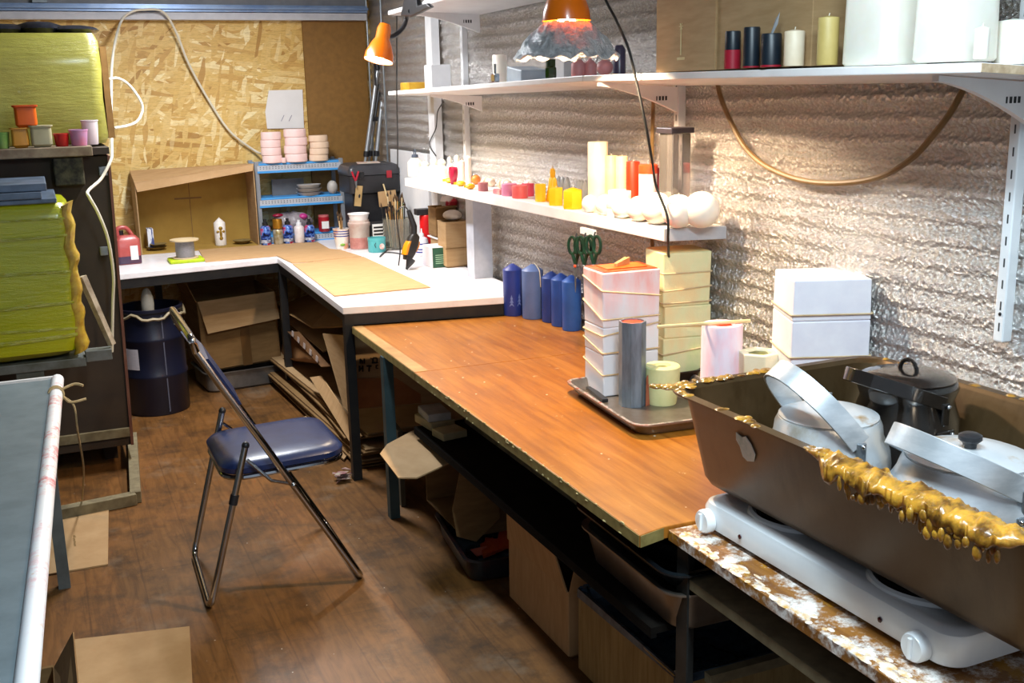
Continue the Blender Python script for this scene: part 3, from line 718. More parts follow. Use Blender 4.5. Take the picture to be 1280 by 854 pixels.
o, c = lean([P(388, 472, x=1.20), P(402, 470, x=1.23), P(452, 545, x=1.23), P(440, 556, x=1.20)], 'long carton sheet edge slanting down beside the black table leg', CARDL)
o, c = lean([P(343, 470, x=1.24), P(350, 462, x=1.26), P(420, 540, x=1.24), P(405, 532, x=1.21)], 'dark carton edge slanting at the bottom of the pile', CARDD)
o, c = lean([P(366, 528, z=.012), P(398, 514, z=.012), P(445, 555, z=.012), P(430, 575, z=.012)], 'tan carton scrap on the floor behind the chair seat', CARD)
mb = MB()
for k in (0, 1):
    a, b = P(408, 537-k*0+k*8, z=.0165)-c, P(432, 532+k*8, z=.0165)-c; mb.sheet([a, b, b+V((.004, -.035, 0)), a+V((.004, -.035, 0))], .0015)
mb.build('white_label', PAPER, o)
o, c = lean([P(404, 417, x=1.19), P(440, 420, x=1.22), P(440, 520, x=1.2), P(436, 515, x=1.19), P(430, 508, x=1.185)], 'carton side standing behind the black table leg', CARD)
# large sheet with printing, behind the legs
q = [P(437, 418, y=4.72), P(545, 432, y=4.66), P(562, 502, y=4.62), P(438, 512, y=4.72)]
o, c = lean([q[0], q[3], q[2], q[1]], 'big cardboard sheet with dark lettering, behind the teal table leg', CARD, name='cardboard_sheet')
INK = mt('black_ink', '#1d1712', rough=.9)
nrm = (q[1]-q[0]).cross(q[3]-q[0]).normalized()
if nrm.y > 0: nrm = -nrm
ux = (q[1]-q[0]).normalized(); uy = (q[3]-q[0]).normalized()
mb = MB()
def strokes(px, py, segs, sc):
    for (x0, y0), (x1, y1) in segs:
        a = P(px+x0*sc, py+y0*sc, y=4.70)-c+nrm*.008; b = P(px+x1*sc, py+y1*sc, y=4.70)-c+nrm*.008
        mb.tube([a, b], .0042, 5)
# mirrored letters as they stand in the picture
strokes(450, 448, [((0, 0), (0, 6)), ((0, 1), (2.5, 3)), ((2.5, 3), (2.5, 6)), ((5, 0), (5, 6))], 1)
strokes(463, 447, [((0, 1), (1, 0))], 1)
strokes(466, 447, [((0, 6), (0, 0)), ((0, 0), (5, 0)), ((5, 0), (5, 6)), ((-1.5, 6), (6.5, 6))], 1)
strokes(449, 457, [((0, 0), (0, 7)), ((0, 6), (4, 1)), ((4, 0), (4, 7))], 1)
strokes(458, 457, [((0, 0), (6, 0)), ((3, 0), (3, 7))], 1)
strokes(469, 456, [((6, 0), (6, 8)), ((6, 0), (1, 0)), ((1, 0), (1, 4)), ((1, 4), (6, 4))], 1)
mb.build('lettering', INK, o)
MB().sheet([p-c+nrm*.0075 for p in (P(438.5, 473, y=4.715), P(438.5, 511, y=4.715), P(560, 500, y=4.63), P(556, 470, y=4.64))], .002).build('orange_band', mt('orange_card', '#a3683a', '#8f5a30', .8), o)
o, c = lean([V((1.25, 4.08, .001)), V((1.27, 4.3, .001)), V((1.27, 4.3, .33)), V((1.25, 4.08, .33))], 'narrow dark board standing upright behind the teal table leg', mt('grey_board', '#57503f', '#494232', .8), .02, 'narrow_board')
# crumpled litter at the foot of the black leg
mb = MB(); q = P(430, 596, z=.02)
for k in range(9): mb.sheet([(random.uniform(-.05, .05), random.uniform(-.04, .04), .004+.005*k+random.uniform(0, .01)) for _ in range(4)], .003)
o = mb.build('crumpled_wrapper', mt('wrapper', '#8d5a5e', '#a9a18c', .5, scale=30), loc=(q.x, q.y, 0)); tag(o, 'crumpled pink and white wrapper on the floor at the foot of the black leg', 'litter')

# ------------------------------------------------------------------ under the brown table
zt_ = .405
e1, e2 = P(577, 572, z=zt_), P(527, 533, z=zt_)
L = V((e1.x, (e1.y+e2.y)/2, .001)); hw_ = (e2.y-e1.y)/2
t = thing('cardboard_box', 'open cardboard box with a big raised flap behind the teal table leg', 'box', L)
hb = zt_-.004
MB().box(0, -hw_, .092, .42, hw_, .097).build('bottom_panel', CARDD, t); MB().hexa([(0, -hw_, hb-.005), (.42, -hw_, hb-.005), (.42, hw_, hb-.005), (e2.x-e1.x, hw_, hb-.005)], [(0, -hw_, hb), (.42, -hw_, hb), (.42, hw_, hb), (e2.x-e1.x, hw_, hb)]).build('top_panel', CARDD, t)
MB().box(.415, -hw_+.0055, .0975, .42, hw_-.0055, hb-.0055).build('back_panel', CARDD, t)
for s_ in (-1, 1): MB().box(.0, s_*hw_-(.005 if s_ > 0 else 0), .0975, .4145, s_*hw_+(.005 if s_ < 0 else 0), hb-.0055).build('side_panel', CARDD, t)
MB().sheet([p-L for p in (e2, P(484, 556, z=.395), P(475, 568, z=.385), P(498, 598, z=.355), P(521, 598, z=.36), e1)], .005).build('flap', CARD, t)
q0 = V((e1.x, e1.y, .40))
MB().sheet([V((0, -hw_-.003, hb-.01)), V((-.05, -hw_-.02, hb*.55)), V((-.04, -hw_-.03, .12)), V((.03, -hw_-.04, .09)), V((.13, -hw_-.03, .16)), V((.12, -hw_-.004, hb-.02))], .005).build('flap', CARDD, t)
A_, B_2 = P(540, 640, z=.085), P(583, 707, z=.085)
dv = A_-B_2; ang = math.atan2(dv.y, dv.x)-PI/2; wv = V((math.cos(ang), math.sin(ang), 0)); ctr = (A_+B_2)/2+wv*.19
t = thing('baking_tray', 'black roasting tray with red wax scraps on the floor under the table', 'tray', (ctr.x, ctr.y, .002), ang)
tl = dv.length
MB().tray(.38, tl, .085, .003, .05, .014, .02).build('body', mt('wax_crusted_black', '#26282b', '#5a2c2a', .3, .3, scale=10, lo=.45, hi=.7), t, smooth=True)
MB().tray(.32, tl-.06, .006, .001, .04, .004, .0).build('wax_film', mt('blue_grey_wax', '#2a323a', '#8aa4b4', .15, scale=7, lo=.45, hi=.7, bump=.4), t, loc=(0, 0, .015))
mb = MB()
for k in range(7): mb.sheet([(-.12+.02*k+random.uniform(-.02, .02)+dx, -.10+random.uniform(-.03, .03)+dy, .03+.006*k+dz) for dx, dy, dz in ((0, 0, 0), (.07, .01, .01), (.06, .05, .03), (.01, .06, .02))], .012)
mb.build('wax_scrap', mt('red_wax_scrap', '#b5331c', '#c95a1e', .5, scale=7, bump=.2), t)
# carton in front of the shelf
a, b = P(633, 750, z=0), P(711, 826, z=0)
x0 = (a.x+b.x)/2+.005; hh = P(633, 672, x=x0).z
t = thing('cardboard_box', 'tall tan cardboard box with a raised flap under the front of the table', 'box', ((x0+.20), (a.y+b.y)/2, .001))
w, d = .40, a.y-b.y
MB().tray(w, d, hh, .004, .003, .0015, 0, n=1).build('body', CARDL, t)
MB().sheet([(-w/2-.001, d/2-.003, hh+.002), (-w/2-.001, -d/2+.003, hh+.002), (-w/2+.0-.03, -d/2+.03, hh+.13), (-w/2-.03, d/2-.07, hh+.155)], .005).build('flap', CARDL, t)
MB().sheet([(-w/2+.004, -d/2-.001, hh+.002), (w/2-.03, -d/2-.001, hh+.002), (w/2-.05, -d/2-.02, hh+.1), (-w/2+.02, -d/2-.015, hh+.1)], .004).build('flap', CARDL, t)
# lined box at the near end
a, b = P(722, 753, x=1.31), P(817, 805, x=1.31)
d = a.y-b.y+.12; hh = (a.z+b.z)/2
t = thing('cardboard_box', 'wood-coloured box lined with a blue-grey bag under the steel pan', 'box', (1.31+.22, a.y-d/2, .001))
MB().tray(.44, d, hh, .006, .003, .0015, 0, n=1).build('body', mt('grained_card', '#a58a58', '#8a6f40', .8, scale=9, stretch=(6, 6, .6)), t)
mb = MB(); n = 40
rings = []
for kk, (s, z) in enumerate(((1.008, hh-.012), (1.012, hh+.004), (.95, hh+.006), (.9, hh-.03), (.5, hh-.10), (.2, hh-.09))):
    rings.append([((x*s)+.006*math.sin(i*1.9+kk), (y*s)+.006*math.cos(i*2.3+kk), z+.007*math.sin(i*1.3+kk*2)) for i, (x, y) in enumerate(rr(.22, d/2, .02, 9))])
mb.loft(rings, cap0=False).build('plastic_bag', mt('blue_grey_bag', '#27323f', '#51687d', .2, scale=9, bump=.5), t, smooth=True)
# pans on the under shelf
t = thing('roasting_pan', 'deep steel roasting pan crammed under the near end of the brown table', 'pan', (1.42, 2.17, .453), -.02)
MB().tray(.42, .52, .105, .003, .06, .012, .03).build('body', STEEL, t, smooth=True)
t = thing('baking_tray', 'black enamel tray nested on the steel pan under the brown table', 'tray', (1.42, 2.17, .562), -.02)
MB().tray(.44, .54, .05, .003, .06, .014, .03).build('body', mt('black_enamel', '#101114', '#1c2226', .18, .2, scale=12), t, smooth=True)
t = thing('frying_pan', 'round black pan inside the black enamel tray', 'pan', (1.42, 2.14, .578))
MB().lathe([(.15, 0), (.165, .02), (.175, .05), (.178, .052), (.172, .05), (.16, .02), (.145, .006)], 36).build('body', BLACKM, t, smooth=True)
# blocks and planks lying on the under shelf
z0 = .4525
def blk(px, py, w, d, h, rz, lab, m_, z=z0, name='plaster_block', grp='small plaster blocks under the table'):
    p = P(px, py, z=z); t = MB().box(-w/2, -d/2, 0, w/2, d/2, h).build(name, m_, loc=(p.x+w/2, p.y, z), rot=rz, bevel=.004)
    return tag(t, lab, 'block', grp)
BLK = mt('cream_block', '#b9aa80', '#a2936a', .8, scale=10)
a1 = blk(528, 533, .10, .15, .032, .1, 'cream plaster block, lower of the two stacked under the table', BLK)
a2 = blk(530, 533, .09, .14, .03, -.05, 'grey-white plaster block on top of the other block under the table', mt('greywhite_block', '#b9b8b4', '#9b9a94', .8), z=z0+.0325)
a2.location = a1.location+V((.0, .0, .0325))
blk(537, 547, .10, .09, .028, .15, 'cream plaster block with a dotted top, in front of the stacked pair', BLK).location = (a1.location.x-.0, a1.location.y-.16, z0)
o = MB().box(-.03, -.75, 0, .03, .75, .02).build('plank', WOODG, loc=(1.42, 2.95, z0)); tag(o, 'narrow grimy plank lying along the black under-shelf', 'plank')
o = MB().box(-.05, -.10, 0, .05, .10, .02).build('wood_offcut', WOODP, loc=(1.56, 3.25, .4475), rot=.2); tag(o, 'short wood offcut behind the plank on the under-shelf', 'block')
o = MB().tray(.16, .2, .05, .003, .02, .006, .01).build('tub', mt('green_plastic', '#3d8a1d', '#2f7414', .35), loc=(1.56, 2.83, .4475), smooth=True); tag(o, 'bright green plastic tub half hidden under the table edge', 'tub')
o = MB().box(-.07, -.07, 0, .07, .07, .03).build('plastic_box', mt('frosted_plastic', '#b9c3c9', '#a7b3ba', .2, Transmission_Weight=.3), loc=(1.56, 2.56, .4475), bevel=.006); tag(o, 'frosted clear plastic box near the front of the under-shelf', 'box')
o = MB().box(-.012, -.045, 0, .05, .045, .006).build('striped_card', mt('striped_card_', '#cfcfcf', '#20201f', .7, scale=12, stretch=(1, 9, 1), lo=.48, hi=.52), loc=(1.50, 2.88, .4735)); tag(o, 'small striped black and white card by the green tub', 'card')

# ------------------------------------------------------------------ hotplate table
t = thing('hotplate_table', 'wooden table with wax-spattered top under the white hotplate', 'table', (1.6, 1.3, 0))
L = V((1.6, 1.3, 0))
SP = NT('wax_spattered_wood'); v = SP.coords((1, 1, 1)); w_ = SP.noise(SP.coords((14, 1.2, 14)), 3, 6); g1 = SP.noise(v, 13, 8, .78); g2 = SP.noise(SP.coords((1, .6, 1)), 9, 6, .75)
c_ = SP.ramp(w_, [(.3, '#6d4016'), (.7, '#9a6628')])
c_ = SP.mix(c_, lin('#a87414'), SP.ramp(g2, [(.54, (0, 0, 0, 1)), (.6, (1, 1, 1, 1))]))
c_ = SP.mix(c_, lin('#e2dcd6'), SP.ramp(g1, [(.48, (0, 0, 0, 1)), (.6, (1, 1, 1, 1))]))
SP.bump(g1, .5, .006)
SPW = SP.done(c_, .4)
MB().box(1.232-L.x, .55-L.y, ZH-.026, 2.0-L.x, 1.982-L.y, ZH).build('tabletop', SPW, t, bevel=.002)
mb = MB()
for k in range(170):
    y = random.uniform(.75, 1.95); x = 1.236+abs(random.gauss(0, .016))
    mb.ball((x-L.x, y-L.y, ZH), (random.uniform(.003, .010), random.uniform(.006, .022), random.uniform(.001, .003)), 8, 4)
mb.build('wax_drips', mt('milky_wax', '#ece4dc', '#c99a52', .3, scale=40), t, smooth=True)
o = [c for c in t.children if c.name.startswith('wax_drips')][0]; o['kind'] = 'stuff'
MB().box(1.25-L.x, .55-L.y, .575, 1.98-L.x, 1.955-L.y, .60).build('shelf', WOODG, t, bevel=.002)
MB().box(1.30-L.x, 1.90-L.y, .33, 1.96-L.x, 1.925-L.y, .355).build('cross_bar', WOODG, t)
for x, y in ((1.262, 1.962), (1.95, 1.962), (1.262, .6), (1.95, .6)):
    mb = MB(); s = .018 if x < 1.5 else -.018
    mb.box(x-.018-L.x, y-.004-L.y, 0, x+.028-L.x, y+.0-L.y, ZH-.0265); mb.box(x-.018-L.x, y-.045-L.y, 0, x-.013-L.x, y-.0041-L.y, ZH-.0265)
    mb.build('leg', mt('dark_angle_iron', '#3b3a38', '#2a2927', .5, .5, scale=12), t)
# hotplate
t = thing('hotplate', 'white two-ring electric hotplate with round knobs under the roasting pan', 'hotplate', (1.475, 1.60, ZH+.001), .02)
HW = mt('white_enamel', '#eef1f3', '#e2e6ea', .2, scale=5)
w2, d2 = .165, .375
rings = [[(x, y, z) for x, y in rr(w2-i, d2-i, max(.02, .045-i*.5), 6)] for z, i in ((.006, .012), (.012, .004), (.055, .0), (.068, .006), (.074, .018), (.0745, .03), (.071, .042))]
MB().loft(rings).build('body', HW, t, smooth=True)
for x, y in ((-.13, -.33), (.13, -.33), (-.13, .33), (.13, .33)): MB().lathe([(.012, 0), (.012, .0055)], 12, (x, y, 0)).build('foot', BLACKP, t)
for y in (-.185, .185):
    MB().lathe([(.118, .0715), (.115, .079), (.108, .082), (.104, .0775), (.1, .0715)], 40, (-.022, y, 0), cap0=False, cap1=False).build('ring_collar', HW, t, smooth=True)
    MB().lathe([(.098, .0715), (.098, .0845), (.092, .086), (.03, .0845), (.028, .083), (.001, .083)], 40, (-.022, y, 0)).build('burner', mt('burner_iron', '#1d1b1a', '#2b2724', .45, .6), t, smooth=True)
for py, (kx, ky) in ((.345, (887, 654)), (-.25, (1143, 815))):
    q = P(kx, ky, x=1.475-w2-.002); y = q.y-1.60
    k_ = MB().lathe([(.027, 0), (.027, .016), (.024, .021), (.001, .022)], 28, M=Matrix.Translation((-w2+.0005, y, .030)) @ Matrix.Rotation(-PI/2, 4, 'Y')).build('knob', HW, t, smooth=True)
    MB().box(-w2-.027, y-.004, .010, -w2-.021, y+.004, .050).build('grip', HW, k_, bevel=.0015)
for (u, v_) in ((925, 676), (1095, 783)):
    q = P(u, v_, x=1.309); y = q.y-1.60
    MB().ball((-w2-.0005, y, .034), (.003, .0055, .0055), 12, 6).build('lamp_dot', mt('dark_red_lens', '#3c0d0a', rough=.2), t, smooth=True)
# ------------------------------------------------------------------ big roasting pan on the hotplate
PZ = ZH+.089
t = thing('roasting_pan', 'large deep steel roasting pan crusted with amber wax holding the kettles', 'pan', (1.566, 1.54, PZ), .025)
PW, PD, PH = .575, .98, .232
DS = NT('wax_stained_steel'); v = DS.coords((1, 1, 1)); g = DS.noise(v, 5, 7, .7); g2 = DS.noise(DS.coords((1, 1, .35)), 14, 6, .7)
c_ = DS.ramp(g, [(.3, '#4e391e'), (.6, '#57452d'), (.8, '#66563f')])
c_ = DS.mix(c_, lin('#3f2d14'), DS.ramp(g2, [(.5, (0, 0, 0, 1)), (.72, (.8, .8, .8, 1))]))
DSM = DS.done(c_, .42, .6)
w2, d2 = PW/2, PD/2
sec = [(-.064, 0, .03, -.03), (-.046, .012, .05, -.012), (-.034, .03, .06, .0), (.010, PH-.012, .06, .012), (.014, PH-.006, .062, .016), (.038, PH-.002, .075, .036), (.040, PH+.003, .075, .038), (.016, PH+.003, .062, .018), (.007, PH-.006, .06, .009), (-.038, .034, .057, -.004), (-.050, .017, .048, -.014), (-.068, .005, .03, -.034)]
MB().loft([[(x, y, z) for x, y in rr(w2-.016+i, d2-.016+j, r_, 7)] for i, z, r_, j in sec]).build('body', DSM, t, smooth=True)
AMB = mt('amber_wax', '#b8842a', '#54350e', .28, lo=.4, hi=.62, scale=26, bump=.4, Subsurface_Weight=.15, Coat_Weight=.5)
mb = MB(); rs = []; n = 150                                  # lumpy crust draped over the near front rim
for j in range(n+1):
    u = j/n; y = d2-.47-u*(PD-.49); amp = min(1, .25+u*4)*min(1, (1-u)*14+.3)
    sec_ = []
    for i in range(14):
        a = 2*PI*i/14; rx_, rz_ = .030, .007
        x = math.cos(a)*rx_-.006; z = math.sin(a)*rz_+.004
        if x < -.02: z -= (.012+.026*max(0, noise.noise(V((y*22, 3, 1)))+.35))*amp*(1 if math.sin(a) < .3 else .25)
        d_ = .008*noise.noise(V((y*55, x*60, z*60)))+.006*noise.noise(V((y*120, x*130, 7)))
        sec_.append((-w2-.012+(x+.012*noise.noise(V((y*18, 5, 5))))*amp, y, PH+.002+(z+d_)*amp))
    rs.append(sec_)
mb.loft(rs).build('wax_crust', AMB, t, smooth=True, auto=80)
mb = MB()
for k in range(55):
    y = d2-.58-random.random()*(PD-.62); mb.ball((-w2-.038+random.gauss(0, .006), y, PH-.012-random.random()*.03), (random.uniform(.003, .006), random.uniform(.005, .010), random.uniform(.006, .016)), 8, 5)
mb.build('wax_drips', AMB, t, smooth=True)['kind'] = 'stuff'
mb = MB()
for k in range(90):                                            # thin wax film round the other rims
    u = random.random(); s_ = random.choice((0, 1, 1, 2, 3))
    if s_ == 0: p = (-w2-.012+random.gauss(0, .006), d2-.33*u)
    elif s_ == 1: p = (-w2+PW*u*.5, d2+.012+random.gauss(0, .006))
    elif s_ == 2: p = (w2+.012, d2-PD*u)
    else: p = (-w2-.01+random.uniform(0, .05), d2+.0-random.uniform(-.015, .03))
    mb.ball((p[0], p[1], PH+.003), (random.uniform(.006, .016), random.uniform(.006, .016), random.uniform(.002, .005)), 8, 4)
mb.build('wax_film', AMB, t, smooth=True)['kind'] = 'stuff'
a = P(923, 562, x=1.566-w2-.005)
s_ = [(0, 0), (8, 4), (14, 0), (20, 8), (24, 22), (20, 34), (10, 38), (4, 34), (2, 20), (-2, 12)]
zl_ = a.z-PZ+.03; xl_ = -(w2-.016-.034+.044*(zl_-.03)/.19)-.0012
MB().prism([(-u*.0023, -v_*.0016) for u, v_ in s_][::-1], 0, .0015, M=Matrix.Translation((xl_, a.y-1.54+.03, zl_)) @ Matrix.Rotation(-.23, 4, 'Y') @ Matrix(((0, 0, -1, 0), (1, 0, 0, 0), (0, 1, 0, 0), (0, 0, 0, 1)))).build('torn_label', mt('torn_paper', '#f2eee6', '#c2ccc2', .8, scale=30, lo=.55, hi=.75), t)
mb = MB()
for k in range(9): mb.ball((-w2-.004-.004*k+random.gauss(0, .004), d2+.0+.003*k+random.gauss(0, .005), PH+.003), (.016-.0008*k, .015-.0008*k, .005), 10, 6)
mb.build('corner_wax', AMB, t, smooth=True)['kind'] = 'stuff'

# kettles
def kettle(name, lab, cx, cy, rz, R_, hb, lidr, m_, ml, hand, tilt, knob, hw=.03, hh_=.115, spout=1.26):
    zb = PZ+.0065
    t = thing('kettle', lab, 'kettle', (cx, cy, zb), rz)
    MB().lathe([(R_*.88, 0), (R_*.97, .008), (R_, .03), (R_, hb*.55), (R_*.97, hb*.7), (R_*.86, hb*.86), (lidr+.016, hb*.97), (lidr+.010, hb+.006), (lidr+.002, hb+.006)], 44).build('body', m_, t, smooth=True, auto=50)
    l_ = MB().lathe([(lidr+.008, hb+.0065), (lidr+.009, hb+.011), (lidr-.002, hb+.014), (lidr-.012, hb+.019), (lidr*.55, hb+.024), (.004, hb+.0255)], 40).build('lid', ml, t, smooth=True)
    if knob == 'bolt': MB().lathe([(.010, hb+.025), (.010, hb+.032), (.006, hb+.033), (.006, hb+.058), (.001, hb+.059)], 12).build('bolt', ALUD, l_, smooth=True)
    elif knob == 'black': MB().lathe([(.012, hb+.025), (.013, hb+.034), (.022, hb+.042), (.022, hb+.05), (.015, hb+.054), (.001, hb+.055)], 18).build('knob', BLACKP, l_, smooth=True)
    else: MB().tube([(.024*math.cos(a), 0, hb+.024+.024*math.sin(a)) for a in [PI*k/8 for k in range(9)]], .005, 8).build('loop', m_, l_, smooth=True)
    # strap handle swung over to one side
    pts = []; Rh = R_*.93
    for k in range(17):
        a = PI*k/16; x = -math.cos(a)*Rh; up_ = math.sin(a)**.8*hh_*1.35
        pts.append(V((x, -up_*math.sin(tilt), hb*.83+.015+up_*math.cos(tilt))))
    mb = MB(); rings = []
    for i, p in enumerate(pts):
        tg = (pts[min(i+1, 16)]-pts[max(i-1, 0)]).normalized(); wd = V((0, math.cos(tilt), math.sin(tilt))); nn = tg.cross(wd).normalized()
        q = hw/2; rings.append([tuple(p+wd*a_*q+nn*b_*.003) for a_, b_ in ((-1, -1), (1, -1), (1, 1), (-1, 1))])
    mb.loft(rings).build('handle', hand, t, smooth=True, bevel=.0015)
    for sx in (-1, 1):
        lug = MB(); x = sx*(R_*.95)
        lug.cbox((x, 0, hb*.80), (.006, .022, .05)); lug.cbox((x+sx*.004, 0, hb*.62), (.006, .05, .018)); lug.build('lug', ALUD if m_ is not BLK_E else m_, t, bevel=.003)
        mb = MB()
        for dy, dz in ((0, hb*.80+.018), (-.016, hb*.62), (.016, hb*.62)): mb.ball((x+sx*.008, dy, dz), .0055, 10, 6)
        mb.build('rivet', CHROME, t, smooth=True)
    # spout
    if spout: MB().tube(smoothpath([(0, -R_*.9, hb*.35), (0, -R_*(spout-.13), hb*.5), (0, -R_*(spout-.05), hb*.8), (0, -R_*spout, hb*.95)], 5), [.024]*6+[.017]*5+[.013]*5, 14).build('spout', m_, t, smooth=True)
    return t
WK = mt('waxed_aluminium', '#dee1e4', '#b5a27e', .3, .6, scale=11, lo=.52, hi=.75)
WK2 = mt('waxed_lid', '#dcdfe3', '#b58c48', .3, .5, scale=13, lo=.55, hi=.72)
BLK_E = mt('black_kettle_enamel', '#141414', '#231d1a', .16, .1, scale=12, Coat_Weight=.6)
KPOS = P(1045, 517, z=1.0)
kettle('kettle', 'wax-streaked aluminium kettle with a bolt for a lid knob, left one', KPOS.x-.02, KPOS.y, PI/2-.14, .132, .195, .095, WK, WK2, ALU, -.70, 'bolt', .046, .132, spout=1.12)
KPOS2 = P(1212, 560, z=1.0)
kettle('kettle', 'aluminium kettle with a black lid knob in the roasting pan', KPOS2.x, KPOS2.y, PI/2-.04, .152, .18, .108, ALU, WK2, ALU, -1.08, 'black', .046)
KPOS3 = P(1135, 474, z=1.04)
kettle('kettle', 'black enamel kettle at the back of the roasting pan', KPOS3.x-.02, KPOS3.y-.02, PI/2+.05, .115, .248, .092, BLK_E, BLK_E, BLK_E, -1.2, 'loop', .030, spout=0)
K4 = P(1330, 560, z=.98)
kettle('kettle', 'aluminium kettle cut off by the right edge of the picture', 1.735, 1.20, PI/2, .10, .2, .07, ALU, ALU, ALU, -.6, 'black', spout=0)
# ------------------------------------------------------------------ candle moulds on the brown table
def B_(px, py, z): return P(px, py, z=z)
b = P(795, 538, z=ZB+.005)
t = thing('baking_tray', 'steel baking tray with wax-spattered rim under the pink plaster mould', 'tray', (1.63, 2.72, ZB+.001), .0)
RIM = NT('spattered_tray'); v = RIM.coords(); g = RIM.noise(v, 28, 5, .7); c_ = RIM.ramp(g, [(.42, '#8a8078'), (.52, '#d2c8c0'), (.62, '#b3421f'), (.7, '#4d4742')])
RIMM = RIM.done(c_, .35, .5)
tq = [P(703, 476, z=ZB+.036), P(795, 536, z=ZB+.036), P(885, 520, z=ZB+.036)]
dv = (tq[0]-tq[1]); ang = math.atan2(dv.y, dv.x)-PI/2; ln = dv.length
wv = V((math.cos(ang), math.sin(ang), 0)); wd = .43
ctr = (tq[0]+tq[1])/2+wv*wd/2
t.location = (ctr.x, ctr.y+.0, ZB+.001); t.rotation_euler = (0, 0, ang)
MB().tray(wd, ln, .036, .003, .05, .012, .02).build('body', STEEL, t, smooth=True)
MB().loft([[(x, y, .0375+dz) for x, y in rr(wd/2-i, ln/2-i, .05, 6)] for i, dz in ((.001, 0), (.001, .002), (.010, .002), (.010, 0))], closed=True).build('spattered_rim', RIMM, t)
TZ = ZB+.0055
PK = NT('pink_stained_plaster'); v = PK.coords((1, 1, 1)); g = PK.noise(PK.coords((3, 3, .8)), 4, 5, .6)
sx = PK.new('ShaderNodeSeparateXYZ'); tc = PK.new('ShaderNodeTexCoord'); PK.link(tc.outputs['Object'], sx.inputs[0])
mr = PK.new('ShaderNodeMapRange'); mr.inputs[1].default_value = .05; mr.inputs[2].default_value = .42; PK.link(sx.outputs[2], mr.inputs[0])
mm = PK.new('ShaderNodeMath', operation='MULTIPLY'); PK.link(mr.outputs[0], mm.inputs[0]); PK.link(g, mm.inputs[1])
c_ = PK.ramp(mm.outputs[0], [(.22, '#eae8ee'), (.40, '#f2cfd0'), (.56, '#f3a39c')])
sp = PK.noise(v, 40, 4, .7); c_ = PK.mix(c_, lin('#b85a58'), PK.ramp(sp, [(.70, (0, 0, 0, 1)), (.73, (1, 1, 1, 1))]))
PINKM = PK.done(c_, .55)
def tower(name, lab, base, w, d, h, rz, mat, cuts, wm, top=None, bands=(), twist=(0, 0), cat='mould', th_top=.004):
    t = thing(name, lab, cat, base, rz)
    z = 0; hs = []
    for i, f in enumerate(cuts):
        hh = h*f; k = twist[i % len(twist)]
        MB().hexa([(-w/2+k, -d/2, z+.0005), (w/2+k, -d/2, z+.0005), (w/2+k, d/2, z+.0005), (-w/2+k, d/2, z+.0005)],
                  [(-w/2*wm[i]+k, -d/2*wm[i], z+hh), (w/2*wm[i]+k, -d/2*wm[i], z+hh), (w/2*wm[i]+k, d/2*wm[i], z+hh), (-w/2*wm[i]+k, d/2*wm[i], z+hh)]).build('block', mat, t, bevel=.004)
        z += hh
    if top: MB().hexa([(-w/2*.97, -d/2*.97, h+.0005), (w/2*.97, -d/2*.97, h+.0005), (w/2*.97, d/2*.97, h+.0005), (-w/2*.97, d/2*.97, h+.0005)], [(-w/2*.95, -d/2*.95, h+th_top), (w/2*.95, -d/2*.95, h+th_top), (w/2*.95, d/2*.95, h+th_top), (-w/2*.95, d/2*.95, h+th_top)]).build('poured_top', top, t, bevel=.002)
    for zb, ta, tb in bands:
        e = .004; q = [(-w/2-e, -d/2-e, zb*h), (w/2+e, -d/2-e, zb*h+ta), (w/2+e, d/2+e, zb*h+ta+tb), (-w/2-e, d/2+e, zb*h+tb)]
        MB().tube(rnd([V(p) for p in q], .006, 3, True), .0023, 6, closed=True).build('rubber_band', RUBBER, t)
    return t
# pink tower: corner towards the camera
c0 = P(757, 497, z=TZ); cl = P(725, 485, z=TZ); cr = P(823, 480, z=TZ)
h = hat(c0, 342)-TZ
side_d = .145; side_w = .20
rz = math.radians(-3)
base = V((c0.x+side_w/2-.002, c0.y+side_d/2, TZ))
t = tower('plaster_mould', 'tall white plaster mould stained pink with rubber bands in the baking tray', (base.x, base.y, TZ), side_w, side_d, h, rz, PINKM, (.34, .22, .44), (.99, 1.0, 1.03), REDW, ((.18, .0, .03), (.36, -.0, .03), (.50, .03, .0), (.63, .0, .045), (.86, -.03, .03)), (0, 0, 0))
MB().cbox((.0, .0, h+.006), (.14, .09, .003)).build('orange_wax', mt('orange_wax', '#ef7a32', '#e0561a', .3), t)
p_ = thing('clothes_peg', 'wooden clothes peg lying on top of the pink plaster mould', 'peg', (base.x+.0, base.y, TZ+h+.0085), .5)
for s in (-1, 1): MB().hexa([(-.035, s*.002-.004, 0), (.035, s*.006-.004, 0), (.035, s*.006+.004, 0), (-.035, s*.002+.004, 0)], [(-.035, s*.002-.004, .01), (.035, s*.006-.004, .022), (.035, s*.006+.004, .022), (-.035, s*.002+.004, .01)]).build('prong', WOODP, p_)
MB().tube([(-.004, -.007, .008), (0, -.007, .016), (0, .007, .016), (-.004, .007, .008)], .0015, 6).build('spring', ALUD, p_)
# slate mould
q = P(795, 511, z=TZ); h = hat(q, 405)-TZ
t = thing('candle_mould', 'slate grey many-sided mould filled with red wax in front of the pink mould', 'mould', (q.x+.012, q.y+.045, TZ), .2)
SLATE = mt('slate_metal', '#8493a2', '#66727e', .4, .4, scale=12, stretch=(4, 4, .7))
wsl = 34*mpp(q)/2
MB().lathe([(wsl, 0), (wsl, h), (wsl*.88, h), (wsl*.88, h-.012), (.001, h-.012)], 8).build('body', SLATE, t)
MB().lathe([(wsl*.86, h-.0115), (wsl*.8, h-.004), (.001, h-.002)], 14).build('red_wax', REDW, t, smooth=True)
MB().sheet([(.02, -wsl*.98, .0), (.038, -wsl*.9, .0), (.03, -wsl*.94, .10), (.022, -wsl*.97, .09)], .002).build('wax_run', mt('rust_wax', '#8d4a33', '#a86048', .4), t)
